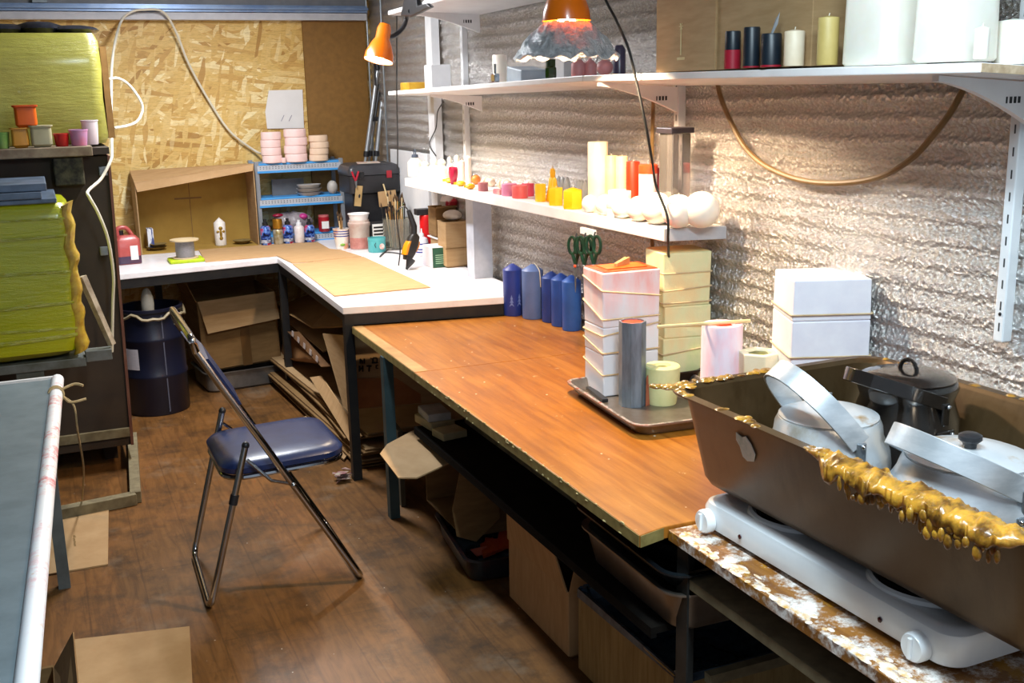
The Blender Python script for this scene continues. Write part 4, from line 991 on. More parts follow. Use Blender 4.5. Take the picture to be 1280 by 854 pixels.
# pale green round mould
q = P(832, 510, z=TZ); k = mpp(q); h = hat(q, 462)-TZ; r = 22*k
t = thing('candle_mould', 'small round pale green plaster mould at the front of the baking tray', 'mould', (q.x+.02, q.y+r, TZ))
MB().lathe([(r*.82, 0), (r*.86, .01), (r*.9, h*.52), (r*1.0, h*.56), (r*1.02, h*.97), (r*.95, h), (r*.5, h), (r*.42, h-.012), (.001, h-.014)], 32).build('body', PALEGREEN, t, smooth=True)
MB().lathe([(r*.38, h-.0135), (r*.3, h-.006), (.001, h-.006)], 12).build('green_wax', mt('olive_wax', '#6e7340', '#5c6234', .4), t, smooth=True)
MB().tube([(r*.92*math.cos(a), r*.92*math.sin(a), h*.53) for a in [2*PI*i/20 for i in range(20)]], .002, 6, closed=True).build('rubber_band', RUBBER, t)
# dark offcut strips in the tray
for (px, py, l_, rz_, lab) in ((740, 488, .20, 2.2, 'black strip lying along the left side of the baking tray'), (758, 500, .12, .9, 'black strip in front of the pink mould in the baking tray')):
    pass
MB_ = MB().cbox((0, 0, .006), (.02, .16, .01)); o = MB_.build('black_strip', BLACKP, loc=(tq[0].x+.065, tq[0].y-.12, TZ), rot=-.15); tag(o, 'black strip lying along the left side of the baking tray', 'strip')
# second tray behind with the cream tower, pink cylinder
t = thing('baking_tray', 'dark waxy baking tray behind, carrying the cream plaster mould', 'tray', (1.86, 3.12, ZB+.001), .0)
MB().tray(.26, .34, .055, .003, .04, .012, .02).build('body', mt('brown_black_tray', '#4a3226', '#2a1d18', .35, .4, scale=12), t, smooth=True)
o = MB().box(-.055, -.04, 0, .055, .04, .07).build('red_brown_tin', mt('red_brown_tin', '#8f3a20', '#6b2a18', .4, scale=14), loc=(1.79, 3.10, ZB+.0055), bevel=.006); tag(o, 'small red-brown wax block between the pink and cream moulds', 'block')
q = P(896, 470, z=ZB); 
xx = 1.835
yl = P(853, 400, x=xx-.06); 
base = V((1.86, 2.99, ZB+.0055))
qq = P(872, 330, y=base.y-.075); qz = qq.z
kk = mpp(base)
wt = .155
lx = P(851, 420, y=base.y-.07).x; rx = P(941, 420, y=base.y-.06).x
h = P(874, 319, y=base.y-.075).z-base.z
CRM = NT('cream_stained_plaster'); g = CRM.noise(CRM.coords((2, 2, 1)), 4, 5); c_ = CRM.ramp(g, [(.35, '#eed39c'), (.5, '#e6dfae'), (.65, '#d5dba0')]); g2 = CRM.noise(CRM.coords(), 10, 6, .7); CRM.bump(g2, .3, .01)
CREAMM = CRM.done(c_, .6)
t = tower('plaster_mould', 'tall cream plaster mould with rubber bands against the foil wall', (min(1.93, (lx+rx)/2), 3.06, base.z), .165, .15, h, math.radians(-9), CREAMM, (.36, .24, .40), (1.0, 1.0, 1.04), mt('cream_top', '#f4dfa6', '#ecd08c', .6), ((.24, .02, .0), (.47, -.015, .0), (.63, .0, -.01), (.72, .01, 0), (.85, -.0, .0)), (0, .004, -.002), th_top=.002)
q = P(898, 480, z=ZB+.003); 
t = thing('candle_mould', 'white plaster cylinder mould tinged pink with a stick across its top', 'mould', (1.745, 2.56, ZB+.001))
yb_ = 2.56; k = mpp((1.745, yb_, .8)); r = 26*k
h = P(900, 405, y=yb_).z-ZB-.001
cxx = P(902, 440, y=yb_).x; t.location.x = cxx
PW_ = NT('pink_tinged_plaster'); g = PW_.noise(PW_.coords((2, 2, .7)), 5, 5); c_ = PW_.ramp(g, [(.4, '#e6d8e4'), (.55, '#ecc0cc'), (.7, '#e89aa8')]); PINKC = PW_.done(c_, .6)
MB().lathe([(r*1.03, 0), (r, .02), (r*.97, h-.006), (r*.93, h), (r*.6, h), (r*.55, h-.008), (.001, h-.008)], 36).build('body', PINKC, t, smooth=True)
MB().lathe([(r*.54, h-.0075), (r*.4, h-.001), (.001, h)], 14).build('red_wax', REDW, t, smooth=True)
s_ = MB().tube([V(P(829, 401, y=yb_+.02))-V((0, 0, 0)), V(P(930, 397, y=yb_-.02))], .005, 8)
e0, e1 = V((P(829, 401, y=yb_).x, yb_+.03, ZB+h+.007)), V((P(930, 397, y=yb_).x, yb_-.03, ZB+h+.007))
o = MB().tube([e0-e0, e1-e0], .0052, 8).build('wooden_stick', mt('birch_stick', '#e6cf9e', '#d8bd86', .6), loc=e0, smooth=True); tag(o, 'thin pale wooden stick laid across the pink cylinder mould', 'stick')
# hexagonal mould on a rusty pan
t = thing('baking_tray', 'rusty tin tray with chipped rim between the cylinder mould and white tower', 'tray', (1.90, 2.48, ZB+.001), .1)
MB().tray(.20, .26, .095, .003, .02, .012, .012).build('body', mt('chipped_enamel', '#6d6458', '#3a2f28', .5, .4, scale=18), t, smooth=True)
q = V((1.885, 2.47, ZB+.006)); yq = 2.47; xq = P(945, 445, y=yq).x; zt_ = P(945, 440, y=yq).z
t.location.x = min(1.905, xq+.02)
t = thing('candle_mould', 'small cream hexagonal plaster mould with green wax beside the white tower', 'mould', (t.location.x-.01, yq, q.z), .2)
hh = zt_-q.z; r = 26*mpp(q)
MB().lathe([(r*.96, 0), (r, hh), (r*.62, hh), (r*.58, hh-.01), (.001, hh-.01)], 6).build('body', mt('cream_mould', '#efe6c8', '#e2d6b0', .6), t, bevel=.003)
MB().lathe([(r*.55, hh-.0095), (r*.5, hh-.005), (.001, hh-.005)], 6).build('green_wax', mt('olive_wax', '#6e7340'), t)
# white tower
yb_ = 2.36; lx = P(968, 400, y=yb_).x; rx = P(1080, 400, y=yb_).x; h = P(1034, 349, y=yb_-.07).z-ZB
wt = (rx-lx)*.80
t = tower('plaster_mould', 'clean white plaster block tower with two rubber bands against the foil wall', ((lx+rx)/2, yb_, ZB+.001), wt*.86, wt*.80, h, math.radians(-22), PLASTER, (.46, .30, .24), (1.0, 1.0, .98), None, ((.55, .0, .0), (.80, -.0, .0)))
# ------------------------------------------------------------------ blue candles
def pillar(name, lab, base, r, h, mat, wick=True, grp=None, tip=.03, seg=28, wob=0):
    t = thing(name, lab, 'candle', base, 0, grp)
    MB().lathe([(r*.96, 0), (r, .004), (r, h-tip), (r*.96, h-tip+.002), (r*.12, h), (.001, h)], seg, wob=wob).build('body', mat, t, smooth=True)
    if wick: MB().tube([(0, 0, h-.002), (.002, 0, h+.006)], .0014, 6).build('wick', WICK, t)
    return t
G = 'blue pillar candles at the far corner of the brown table'
for (px, pb, pt, w_, c, c2, lab, dx) in (
        (645.5, 397, 331, 24, '#243a8e', '#1c2f78', 'blue pillar candle with embossed fir trees, leftmost at the table corner', 0),
        (671, 401, 332, 27, '#5b72a6', '#4f6698', 'grey-blue pillar candle with its long wick hanging down the front', 0),
        (694, 389, 328, 25, '#173a88', '#12306f', 'dark blue pillar candle behind the grey-blue one', 0),
        (706, 395, 331, 25, '#1d4a9c', '#183f88', 'mid blue pillar candle second from the pink mould', 0),
        (719, 400, 333, 24, '#2458ae', '#1d4d9c', 'bright blue pillar candle half behind the pink mould', 0)):
    b = P(px, pb-2, z=ZB+.001); r = w_*mpp(b)/2; h = hat(b, pt)-ZB
    if b.x > 1.97:
        b = P(px, pb-2, x=1.97); b.z = ZB+.001; r = w_*mpp(b)/2
    t = pillar('pillar_candle', lab, (b.x, b.y+r*.8, ZB+.001), r, h, mt('wax'+c, c, c2, .45, scale=9, Subsurface_Weight=.05), 'hanging' not in lab, G, .026)
    if 'hanging' in lab: MB().tube(smoothpath([(0, 0, h-.002), (.006, -.01, h+.004), (.012, -r*.9, h-.02), (.012, -r-.004, h-.04), (.015, -r-.004, h-.095)], 4), .0022, 6).build('wick', WICK, t)
    if 'fir' in lab:
        mb = MB()
        for u, s in ((-.55, 1), (.3, 1.1)):
            for j in range(3):
                w = .011*s*(1-j*.22); z = .045+j*.016*s; a = -PI/2+u
                mb.add([(1.015*r*math.cos(a-w/r), 1.015*r*math.sin(a-w/r), z), (1.015*r*math.cos(a+w/r), 1.015*r*math.sin(a+w/r), z), (1.03*r*math.cos(a), 1.03*r*math.sin(a), z+.02*s), (.9*r*math.cos(a), .9*r*math.sin(a), z+.005)], [(0, 1, 2), (0, 2, 3), (1, 3, 2), (0, 3, 1)])
        mb.build('embossed_tree', mt('frosted_blue', '#5d74b8', '#8090c8', .6), t)
# ------------------------------------------------------------------ scissors on the magnet strip
q = P(731, 290, x=1.765)
o = MB().cbox((0, 0, 0), (.010, .105, .022)).build('magnet_strip', PAINTW, loc=(1.778, q.y, q.z)); tag(o, 'white magnetic strip under the middle shelf holding the scissors', 'strip')
SB = mt('black_green_grip', '#10231c', '#16382b', .3, scale=30)
for k, (px, pz, lab) in enumerate(((722, 309, 'green-handled scissors hanging nearest the blue candles'), (733, 309, 'middle pair of black and green scissors on the magnetic strip'), (745, 308, 'black scissors hanging at the near end of the magnetic strip'))):
    c = P(px, pz, x=1.757); t = thing('scissors', lab, 'scissors', (1.748, c.y, c.z), .55, 'scissors on the magnetic strip')
    s_ = .85; t.scale = (1.1, 1.15, 1.1)
    for sgn in (-1, 1):
        mb = MB().tube([(sgn*.001, sgn*.014*s_+.016*s_*math.cos(a), .005+.033*s_*math.sin(a)) for a in [2*PI*i/18 for i in range(18)]], .0052, 8, closed=True)
        mb.tube([(sgn*.001, sgn*.010, -.024), (0, sgn*.001, -.055)], [.006, .005], 8)
        mb.build('handle', SB, t, smooth=True)
        MB().add([(sgn*.0016-.001, -.004, -.05), (sgn*.0016-.001, .004, -.05), (sgn*.0016-.001, .001, -.15), (sgn*.0016+.001, -.004, -.05), (sgn*.0016+.001, .004, -.05), (sgn*.0016+.001, .001, -.15)], [(0, 1, 2), (3, 5, 4), (0, 3, 4, 1), (1, 4, 5, 2), (2, 5, 3, 0)]).build('blade', ALUD, t)
    MB().ball((-.004, 0, -.062), (.003, .005, .005), 10, 6).build('pivot', REDW if k == 0 else ALUD, t, smooth=True)
    MB().tube([(.002, 0, .03), (.010, 0, .045)], .003, 6).build('hook', BLACKP, t)
# ------------------------------------------------------------------ back corner: open carton, rack, cans, pots
p0, p1 = P(176, 309, y=6.60), P(324, 300, y=6.60)
z = ZW+.0065
t = thing('cardboard_box', 'open-fronted cardboard box on its side against the chipboard wall', 'box', ((p0.x+p1.x)/2, 6.74, ZW+.001))
w = p1.x-p0.x; h = P(320, 206, y=6.6).z-ZW; hl = P(178, 230, y=6.6).z-ZW
INS = mt('box_inside', '#a8863a', '#97762f', .8, scale=5)
d = .28
MB().box(-w/2, d/2-.006, 0, w/2, d/2, h-.02).build('back_panel', INS, t)
MB().hexa([(-w/2, -d/2, 0), (-w/2+.006, -d/2, 0), (-w/2+.006, d/2-.0065, 0), (-w/2, d/2-.0065, 0)], [(-w/2, -d/2, hl), (-w/2+.006, -d/2, hl), (-w/2+.006, d/2-.0065, h-.03), (-w/2, d/2-.0065, h-.03)]).build('side_panel', CARD, t)
MB().hexa([(w/2-.006, -d/2, 0), (w/2, -d/2, 0), (w/2, d/2-.0065, 0), (w/2-.006, d/2-.0065, 0)], [(w/2-.006, -d/2, h), (w/2, -d/2, h), (w/2, d/2-.0065, h-.02), (w/2-.006, d/2-.0065, h-.02)]).build('side_panel', CARD, t)
MB().box(-w/2+.0065, -d/2, 0, w/2-.0065, d/2-.0065, .006).build('bottom_panel', INS, t)
MB().sheet([(-w/2, -d/2+.0, hl+.004), (w/2, -d/2, h+.004), (w/2, d/2-.02, h-.01), (-w/2, d/2-.02, h-.02)], .006).build('top_panel', CARDL, t)
MB().sheet([(-w/2, -d/2-.006, hl+.002), (w/2, -d/2-.006, h+.002), (w/2-.01, -d/2-.014, h-.035), (-w/2+.01, -d/2-.014, hl-.045)], .005).build('flap', CARDL, t)
MB().box(-.012, d/2-.0075, .0, -.008, d/2-.0065, h*.8).build('fold_line', CARDD, t); MB().box(-.10, d/2-.0078, h*.58, .06, d/2-.0066, h*.6).build('fold_line', CARDD, t)
# gold-cross candle, saucers in the box
q = P(276, 302, y=6.72); q.z = ZW+.008
t = pillar('pillar_candle', 'white candle with a gold cross inside the open cardboard box', q, .034, .165, mt('candle_white', '#e7e2dc', '#dad4cc', .5), True, None, .03)
GOLD = mt('gold_print', '#a8852c', '#8d6d20', .35, .5, scale=30)
mb = MB()
for (x, zz, rx_, rz_) in ((0, .105, .012, .012), (0, .072, .008, .03), (-.014, .085, .012, .008), (.014, .085, .012, .008), (0, .045, .011, .012)): mb.ball((x, -.034+abs(x)*.3, zz), (rx_, .004, rz_), 10, 6)
mb.build('gold_cross', GOLD, t, smooth=True)
for px, lab in ((196, 'dark clay saucers heaped at the left inside the cardboard box'), (304, 'low tan dish at the right inside the cardboard box')):
    q = P(px, 304, y=6.70); t = thing('dish', lab, 'dish', (q.x, 6.72, ZW+.008))
    MB().lathe([(.03, 0), (.055, .02), (.06, .021), (.04, .006), (.001, .005)], 20).build('body', mt('tan_clay', '#7e6a3a', '#6a5730', .7), t, smooth=True)
    if px < 250: MB().lathe([(.03, .0215), (.045, .035), (.05, .036), (.03, .026), (.001, .025)], 20, (.01, 0, 0)).build('upper_saucer', mt('tan_clay', '#7e6a3a'), t, smooth=True)
# thread spool on a lime pad
q0, q1 = P(212, 331, z=ZW), P(257, 327, z=ZW)
o = MB().loft([[(x, y, z) for x, y in rr(.093-i, .075-i, .012, 4)] for z, i in ((0, .003), (.004, 0), (.014, 0), (.018, .004))]).build('lime_pad', mt('lime_pad', '#b6cf12', '#a6bd0c', .6, scale=40), loc=((q0.x+q1.x)/2, q0.y+.075, ZW+.001), smooth=True); tag(o, 'lime green pad under the thread spool on the worktop edge', 'pad')
t = thing('thread_spool', 'spool of grey thread standing on the lime green pad', 'spool', o.location+V((.0, .0, .0185)))
MB().lathe([(.07, 0), (.07, .006), (.012, .006), (.012, .098), (.078, .098), (.078, .105), (.001, .105)], 28).build('reel', mt('pale_reel', '#cdb894', '#bda780', .6), t, smooth=True)
MB().lathe([(.05, .0065), (.052, .05), (.05, .0975)], 28, cap0=True).build('thread', mt('grey_thread', '#8e8a8c', '#76747a', .7, scale=60, stretch=(1, 1, 8)), t, smooth=True)
# red canister
q = P(158, 332, z=ZW); t = thing('canister', 'reddish plastic canister with handle beside the dark cabinet', 'canister', (q.x+.02, q.y+.07, ZW+.001), .1)
RED_ = mt('pink_red_plastic', '#c7605a', '#b44a48', .3, scale=5, Transmission_Weight=.25)
h = hat((q.x, q.y+.03, ZW), 285)-ZW
MB().loft([[(x, y, z) for x, y in rr(.062-i, .05-i, .015, 4)] for z, i in ((0, .004), (.006, 0), (h*.66, 0), (h*.74, .012), (h*.78, .02))]).build('body', RED_, t, smooth=True)
MB().loft([[(x, y, z) for x, y in rr(.063, .051, .015, 4)] for z in (.004, h*.22)]).build('dark_liquid', mt('dark_liquid', '#3f3550', '#4b2d40', .2), t, smooth=True)
MB().tube(smoothpath([(-.045, 0, h*.72), (-.045, 0, h*.95), (.0, 0, h*.97), (.03, 0, h*.76)], 5), .012, 10).build('handle', RED_, t, smooth=True)
MB().lathe([(.02, h*.78), (.02, h*.9), (.001, h*.9)], 16, (-.03, .02, 0)).build('cap', BLACKP, t, smooth=True)
MB().box(.005, -.0512, h*.12, .045, -.0502, h*.5).build('paper_label', PAPER, t)
q = P(179, 316, z=ZW); o = MB().box(-.012, -.04, 0, .022, .04, .13).build('small_carton', mt('blue_white_card', '#dfe2ea', '#3a4a86', .6, scale=8, stretch=(8, 1, 1), lo=.5, hi=.55), loc=(q.x+.05, q.y+.09, ZW+.001)); tag(o, 'small white and blue carton between canister and cardboard box', 'carton')
# blue rack
a, b = P(327, 302, y=6.62), P(436, 296, y=6.62)
xm = (a.x+b.x)/2; w = b.x-a.x; zt = P(380, 203, y=6.62).z-ZW
zm = P(380, 246, y=6.62).z-ZW; zl = P(412, 291, y=6.62).z-ZW
t = thing('plastic_rack', 'blue and grey plastic rack with perforated shelf fronts by the chipboard wall', 'rack', (xm, 6.775, ZW+.001))
for i, zz in enumerate((zt, zm, max(.05, zl))):
    s = MB().box(-w/2, -.11, zz-.012, w/2, .11, zz).build('shelf', BLUEPL, t, bevel=.002)
    MB().box(-w/2+.015, -.114, zz-.055, w/2-.015, -.1105, zz-.0125).build('front_grille', mt('grille_grey', '#b9bdc4', '#a9adb4', .5), s)
    MB().box(-w/2+.012, -.118, zz-.0575, w/2-.012, -.1145, zz-.045).build('front_lip', BLUEPL, s)
    mb = MB()
    for k in range(26):
        for j in range(2): mb.box(-w/2+.03+k*(w-.06)/26, -.1152, zz-.034+j*.010, -w/2+.03+k*(w-.06)/26+.006, -.1142, zz-.029+j*.010)
    mb.build('grille_hole', mt('grille_dark', '#5f666f'), s)
for x in (-w/2+.012, w/2-.012):
    for y in (-.10, .10): MB().box(x-.013, y-.012, 0, x+.013, y+.012, zt+.012).build('post', GREYPL, t, bevel=.003)
RK = V((xm, 6.775, ZW+.001))
# plaster discs on the rack
G = 'stacks of plaster discs on the blue rack'
zz = RK.z+zt+.0005
for cx_, n, w_, nm, m_ in ((340, 4, 25, 'left', PINKP), (370, 4, 28, 'middle', PINKP), (399.5, 4, 24, 'right', mt('tan_plaster', '#e6cbb2', '#dabc9f', .7))):
    base = P(cx_, 190, y=6.68); r = w_*mpp(base)/2; top = {'left': 165, 'middle': 161, 'right': 169}[nm]; th = (P(cx_, top, y=6.68).z-zz)/n
    for k in range(n):
        o = MB().lathe([(r*.95, 0), (r, .003), (r*.99, th-.004), (r*.95, th-.0006), (.001, th-.0006)], 24, squash=.8, wob=.01).build('plaster_disc', m_, loc=(base.x+random.uniform(-.006, .006), 6.69, zz+k*th), smooth=True)
        tag(o, f'pale plaster disc, {["bottom", "second from bottom", "third from bottom", "top"][k]} of the {nm} stack on the blue rack', 'disc', G)
base = P(354, 190, y=6.66); o = MB().lathe([(.014, 0), (.015, .003), (.015, .03), (.001, .03)], 16).build('plaster_plug', PINKP, loc=(base.x, 6.66, zz), smooth=True); tag(o, 'small pink plaster plug between the left and middle disc stacks', 'plug')
# dishes on the rack's middle shelf
zz = RK.z+zm+.0005
for k in range(3):
    q = P(386, 232, y=6.7); o = MB().lathe([(.06, 0), (.082-.004*k, .02), (.084-.004*k, .021), (.07, .012), (.001, .006)], 24, squash=.7).build('dish', mt('grey_white_dish', '#b9b3ad', '#a8a29c', .5), loc=(q.x, 6.70, zz+k*.0225), smooth=True); tag(o, f'grey-white dish, {["lowest", "middle", "upper"][k]} of three stacked inside the blue rack', 'dish', 'dishes in the blue rack')
q = P(415, 226, y=6.68); o = MB().ball((0, 0, .042), (.034, .03, .042), 16, 10).build('plaster_egg', mt('grey_white_dish', '#b9b3ad'), loc=(q.x, 6.68, zz), smooth=True); tag(o, 'egg-shaped grey-white casting at the right inside the blue rack', 'casting')
o = MB().box(-.1, -.01, 0, .1, .0, .10).build('grey_card', mt('grey_card', '#6f6f70', '#626263', .6), loc=(P(360, 225, y=6.78).x, 6.8, zz)); tag(o, 'grey card standing at the back of the blue rack', 'card')
zz = RK.z+max(.05, zl)+.0005
q = P(365, 270, y=6.72); t = thing('plastic_bag', 'clear plastic bag of pink pieces stuffed low in the blue rack', 'bag', (q.x, 6.72, zz))
BAG = mt('cloudy_bag', '#c4babe', '#948a90', .2, scale=16, bump=1., Transmission_Weight=.45)
mb = MB(); rs = []
for k, (r, z_) in enumerate(((.07, 0), (.105, .02), (.115, .06), (.10, .095), (.07, .118), (.025, .128))): rs.append([(r*math.cos(a)*(1+.12*math.sin(5*a+k)+.05*math.sin(11*a+2*k)), .62*r*math.sin(a)*(1+.10*math.cos(7*a+k)), z_+.008*math.sin(3*a+k)*(0 if k == 0 else 1)) for a in [2*PI*i/28 for i in range(28)]])
mb.loft(rs).build('body', BAG, t, smooth=True)
MB().ball((.06, -.035, .10), (.03, .03, .02), 10, 7).build('pink_piece', mt('magenta', '#c23a86', '#a82a70', .4), t, smooth=True)
MB().ball((-.09, -.02, .115), (.035, .02, .012), 10, 7).build('crimson_piece', mt('crimson', '#a2143a', '#8a0f30', .4), t, smooth=True)
q = P(405, 280, y=6.68); t = thing('wax_jar', 'small red jar with a white label inside the blue rack', 'jar', (q.x, 6.68, zz))
MB().lathe([(.033, 0), (.035, .004), (.035, .085), (.03, .09), (.001, .09)], 22).build('body', mt('red_jar', '#a8202c', '#8f1622', .25), t, smooth=True)
MB().lathe([(.032, .0905), (.032, .102), (.001, .102)], 22).build('lid', mt('pale_red_lid', '#c86a6a', '#b85656'), t, smooth=True)
MB().box(-.022, -.0362, .02, .022, -.030, .065).build('paper_label', PAPER, t)
# spray cans
G = 'spray cans in a row on the cardboard'
CANB = NT('spray_print'); v = CANB.coords((1, 1, 1)); g = CANB.noise(v, 22, 4); g2 = CANB.noise(CANB.coords((1, 1, 1)), 31, 3)
c_ = CANB.ramp(g, [(.38, '#10142e'), (.45, '#1f3f9a'), (.53, '#6f9be0'), (.6, '#d43a5a'), (.7, '#141026')]); CANM = CANB.done(c_, .25, .3)
zz = ZW+.0065
for cx_, kind, pb, pt, lab in ((334, 'b', 302, 270, 'blue and red printed spray can at the left end of the row'), (349.5, 'g', 301, 270, 'spray can with a tall gold cap, second in the row'), (362, 'b', 300, 269, 'blue printed spray can between the gold-capped and the white ones'), (376, 'w', 300, 272, 'plain white spray can with small lettering'), (389, 'b', 299, 271, 'blue printed spray can at the right end of the row')):
    b = P(cx_, pb, y=6.56); k = mpp(b); r = 6.3*k; h = (pb-pt)*k
    t = thing('spray_can', lab, 'spray can', (b.x, b.y+r, zz), 0, G)
    bm_ = {'b': CANM, 'g': mt('gold_label', '#8f7a45', '#c9c4b4', .3, .4, scale=20), 'w': mt('white_can', '#e4dcd8', '#d3c4c0', .35, scale=30)}[kind]
    top = .72 if kind != 'g' else .60
    MB().lathe([(r*.94, 0), (r, .005), (r, h*top-.008), (r*.8, h*top), (r*.6, h*top+.004), (.001, h*top+.004)], 22).build('body', bm_, t, smooth=True)
    if kind == 'g': MB().lathe([(r*.98, h*top+.0045), (r*.98, h-.006), (r*.9, h), (.001, h)], 22).build('cap', mt('gold_cap', '#b07a22', '#9c6a1a', .3, .6), t, smooth=True)
    else:
        MB().lathe([(r*.55, h*top+.0045), (r*.55, h*.86), (r*.4, h*.88), (.001, h*.88)], 16).build('collar', BLACKP if kind == 'b' else PAINTW, t, smooth=True)
        MB().lathe([(r*.3, h*.8805), (r*.3, h), (.001, h)], 12).build('nozzle', BLACKP if kind == 'b' else PAINTW, t, smooth=True)
    if kind == 'b': MB().lathe([(r*1.012, h*.08), (r*1.012, h*.2)], 22, cap0=True).build('white_band', mt('can_band', '#d8dbe6', '#26305e', .4, scale=30), t, smooth=True)
# cups and jars at the middle of the worktop
def py_(px, pb, pt, w_, yy, z=ZW+.001):
    b = P(px, pb, y=yy); k = mpp(b); b.z = z; return b, w_*k/2, (pb-pt)*k
def pl(px, pb, pt, w_, z=ZW+.001):
    b = P(px, pb, z=z); k = mpp(b); r = w_*k/2; b.y += r; h = hat((b.x, b.y, z), pt)-z; b.z = z; return b, r, h
def brush(mb, mbh, x, y, z0, z1, lean, ang, r=.0028):
    a = V((x, y, z0)); b = V((x+lean*math.cos(ang), y+lean*math.sin(ang), z1)); mb.tube([a, b], r, 6); d_ = (b-a).normalized()
    mbh.tube([b+d_*.0005, b+d_*.012, b+d_*.03], [r*1.5, r*1.9, .0008], 6)
BRW = [mt('brush_wood', '#b98d52', '#9a7038', .5), mt('brush_green', '#3f5a30', '#32491f', .4), mt('brush_black', '#1d1b1c', '#2a2728', .4), mt('brush_pale', '#dccaa6', '#cdb88e', .5)]
BRH = mt('bristle', '#5c3f22', '#2f241a', .8, scale=40)
b, r, h = py_(427.5, 304, 279, 21, 6.22)
t = thing('yogurt_cup', 'printed yogurt cup holding thin brushes', 'cup', b)
MB().lathe([(r*.72, 0), (r*.75, .004), (r*.98, h-.004), (r*1.02, h-.003), (r*1.02, h), (r*.9, h), (r*.7, .006), (.001, .006)], 26).build('body', mt('yogurt_print', '#e9e2da', '#dca27a', .4, scale=18, lo=.5, hi=.62), t, smooth=True)
for zf in (.62, .74, .86): MB().lathe([(r*(.75+.23*zf)*1.015, h*zf), (r*(.75+.23*(zf+.05))*1.015, h*(zf+.05))], 26, cap0=True).build('blue_stripe', mt('stripe_blue', '#2b3c90', '#24347e', .4), t, smooth=True)
MB().ball((-.006, -r*.80, h*.22), (.016, .006, .008), 10, 6).build('green_motif', mt('leaf_print', '#7fae3c', '#6f9c30'), t, smooth=True)
G2 = 'brushes in the yogurt cup'
for k in range(7):
    o_ = thing('paintbrush', 'thin wooden brush standing in the yogurt cup', 'brush', b+V((0, 0, .008)), 0, G2); m1, m2 = MB(), MB()
    brush(m1, m2, random.uniform(-.3, .3)*r, random.uniform(-.3, .3)*r, .0, h+random.uniform(.03, .065), random.uniform(.01, .028), random.uniform(0, 6.28)); m1.build('handle', BRW[(0, 3, 0, 2)[k % 4]], o_); m2.build('bristles', BRH, o_, smooth=True)
b, r, h = py_(450, 304, 260, 27, 6.16)
t = thing('plastic_pot', 'tall translucent pot half full of pink wax with a white rim', 'pot', b)
MB().lathe([(r*.86, 0), (r*.9, .005), (r*.97, h*.62), (r*1.04, h*.66), (r*1.04, h*.74), (r*.95, h*.76), (r*.92, h*.82), (.001, h*.82)], 28).build('body', mt('milky_pot', '#dccfc4', '#c9a79c', .35, scale=14, Transmission_Weight=.2), t, smooth=True)
MB().lathe([(r*.91, .004), (r*.945, h*.33), (r*.90, h*.34)], 28, cap0=True).build('pink_fill', mt('dull_pink', '#c0857c', '#a86a62', .5, scale=30), t, smooth=True)
MB().lathe([(r*.82, h*.822), (r*.94, h*.97), (r*1.0, h*.975), (r*1.0, h), (r*.9, h), (r*.75, h*.86), (.001, h*.85)], 28).build('white_rim', WHITE, t, smooth=True)
b, r, h = py_(471, 306, 288, 22, 5.98)
t = thing('paint_jar', 'small turquoise jar with a round white emblem', 'jar', b)
MB().lathe([(r*.95, 0), (r, .004), (r, h*.8), (r*1.03, h*.82), (r*1.03, h), (r*.9, h), (r*.88, h*.7), (.001, h*.7)], 28).build('body', mt('turquoise', '#57b0b4', '#489fa4', .35), t, smooth=True)
a = math.radians(-72); MB().lathe([(.017, 0), (.017, .0015), (.001, .0015)], 20, M=Matrix.Translation((r*math.cos(a)*1.0, r*math.sin(a)*1.0, h*.42)) @ Matrix.Rotation(a, 4, 'Z') @ Matrix.Rotation(PI/2, 4, 'Y')).build('round_emblem', mt('emblem', '#e6ecea', '#d59a8e', .5, scale=40), t)
MB().tube([(-.02, -r*1.0, h*.35), (-.028, -r*.97, h*.55), (-.02, -r*1.0, h*.7)], .002, 5).build('painted_mark', BLACKP, t)
MB().lathe([(r*.86, h*.705), (r*.8, h*.78), (.001, h*.8)], 20).build('dark_contents', mt('plum', '#3a2236', '#56324c', .4), t, smooth=True)
b, r, h = py_(496, 305, 267, 33, 6.04)
GJ = glass('jar_glass', '#d9d6c8', .06, trans=.85)
t = thing('glass_jar', 'glass jar crammed with brushes and sticks on the worktop', 'jar', b)
MB().lathe([(r*.86, 0), (r*.92, .006), (r*.98, h*.1), (r, h*.96), (r*1.02, h), (r*.96, h), (r*.93, h*.1), (r*.85, .012), (.001, .012)], 32).build('glass', GJ, t, smooth=True)
G2 = 'brushes and sticks in the glass jar'
for k in range(34):
    o_ = thing('paintbrush', 'paintbrush or stick standing in the crowded glass jar', 'brush', b+V((0, 0, .014)), 0, G2); m1, m2 = MB(), MB()
    a_ = random.uniform(0, 6.28); rad = r*.62*math.sqrt(random.random())
    brush(m1, m2, rad*math.cos(a_), rad*math.sin(a_), .0, h+random.uniform(.0, .12), random.uniform(0, .035), a_+random.uniform(-.5, .5), random.uniform(.0022, .0038)); m1.build('handle', random.choice(BRW+[BRW[0], BRW[3]]), o_); m2.build('bristles', BRH, o_, smooth=True)
o_ = thing('spatula', 'black-handled spatula sticking up from the glass jar', 'tool', b+V((-.02, -.01, .014))); MB().tube([(0, 0, 0), (-.008, 0, h+.02)], .003, 6).build('shank', ALUD, o_); MB().tube([(-.008, 0, h+.0205), (-.012, 0, h+.05), (-.014, 0, h+.085)], [.006, .0095, .007], 8).build('handle', BLACKP, o_, smooth=True)
o_ = thing('palette_knife', 'green-handled palette knife in the glass jar', 'tool', b+V((.015, .0, .014))); MB().tube([(0, 0, 0), (.004, 0, h)], .003, 6).build('shank', ALUD, o_); MB().tube([(.004, 0, h+.0005), (.006, 0, h+.03), (.008, 0, h+.08)], [.005, .01, .006], 8).build('handle', BRW[1], o_, smooth=True)
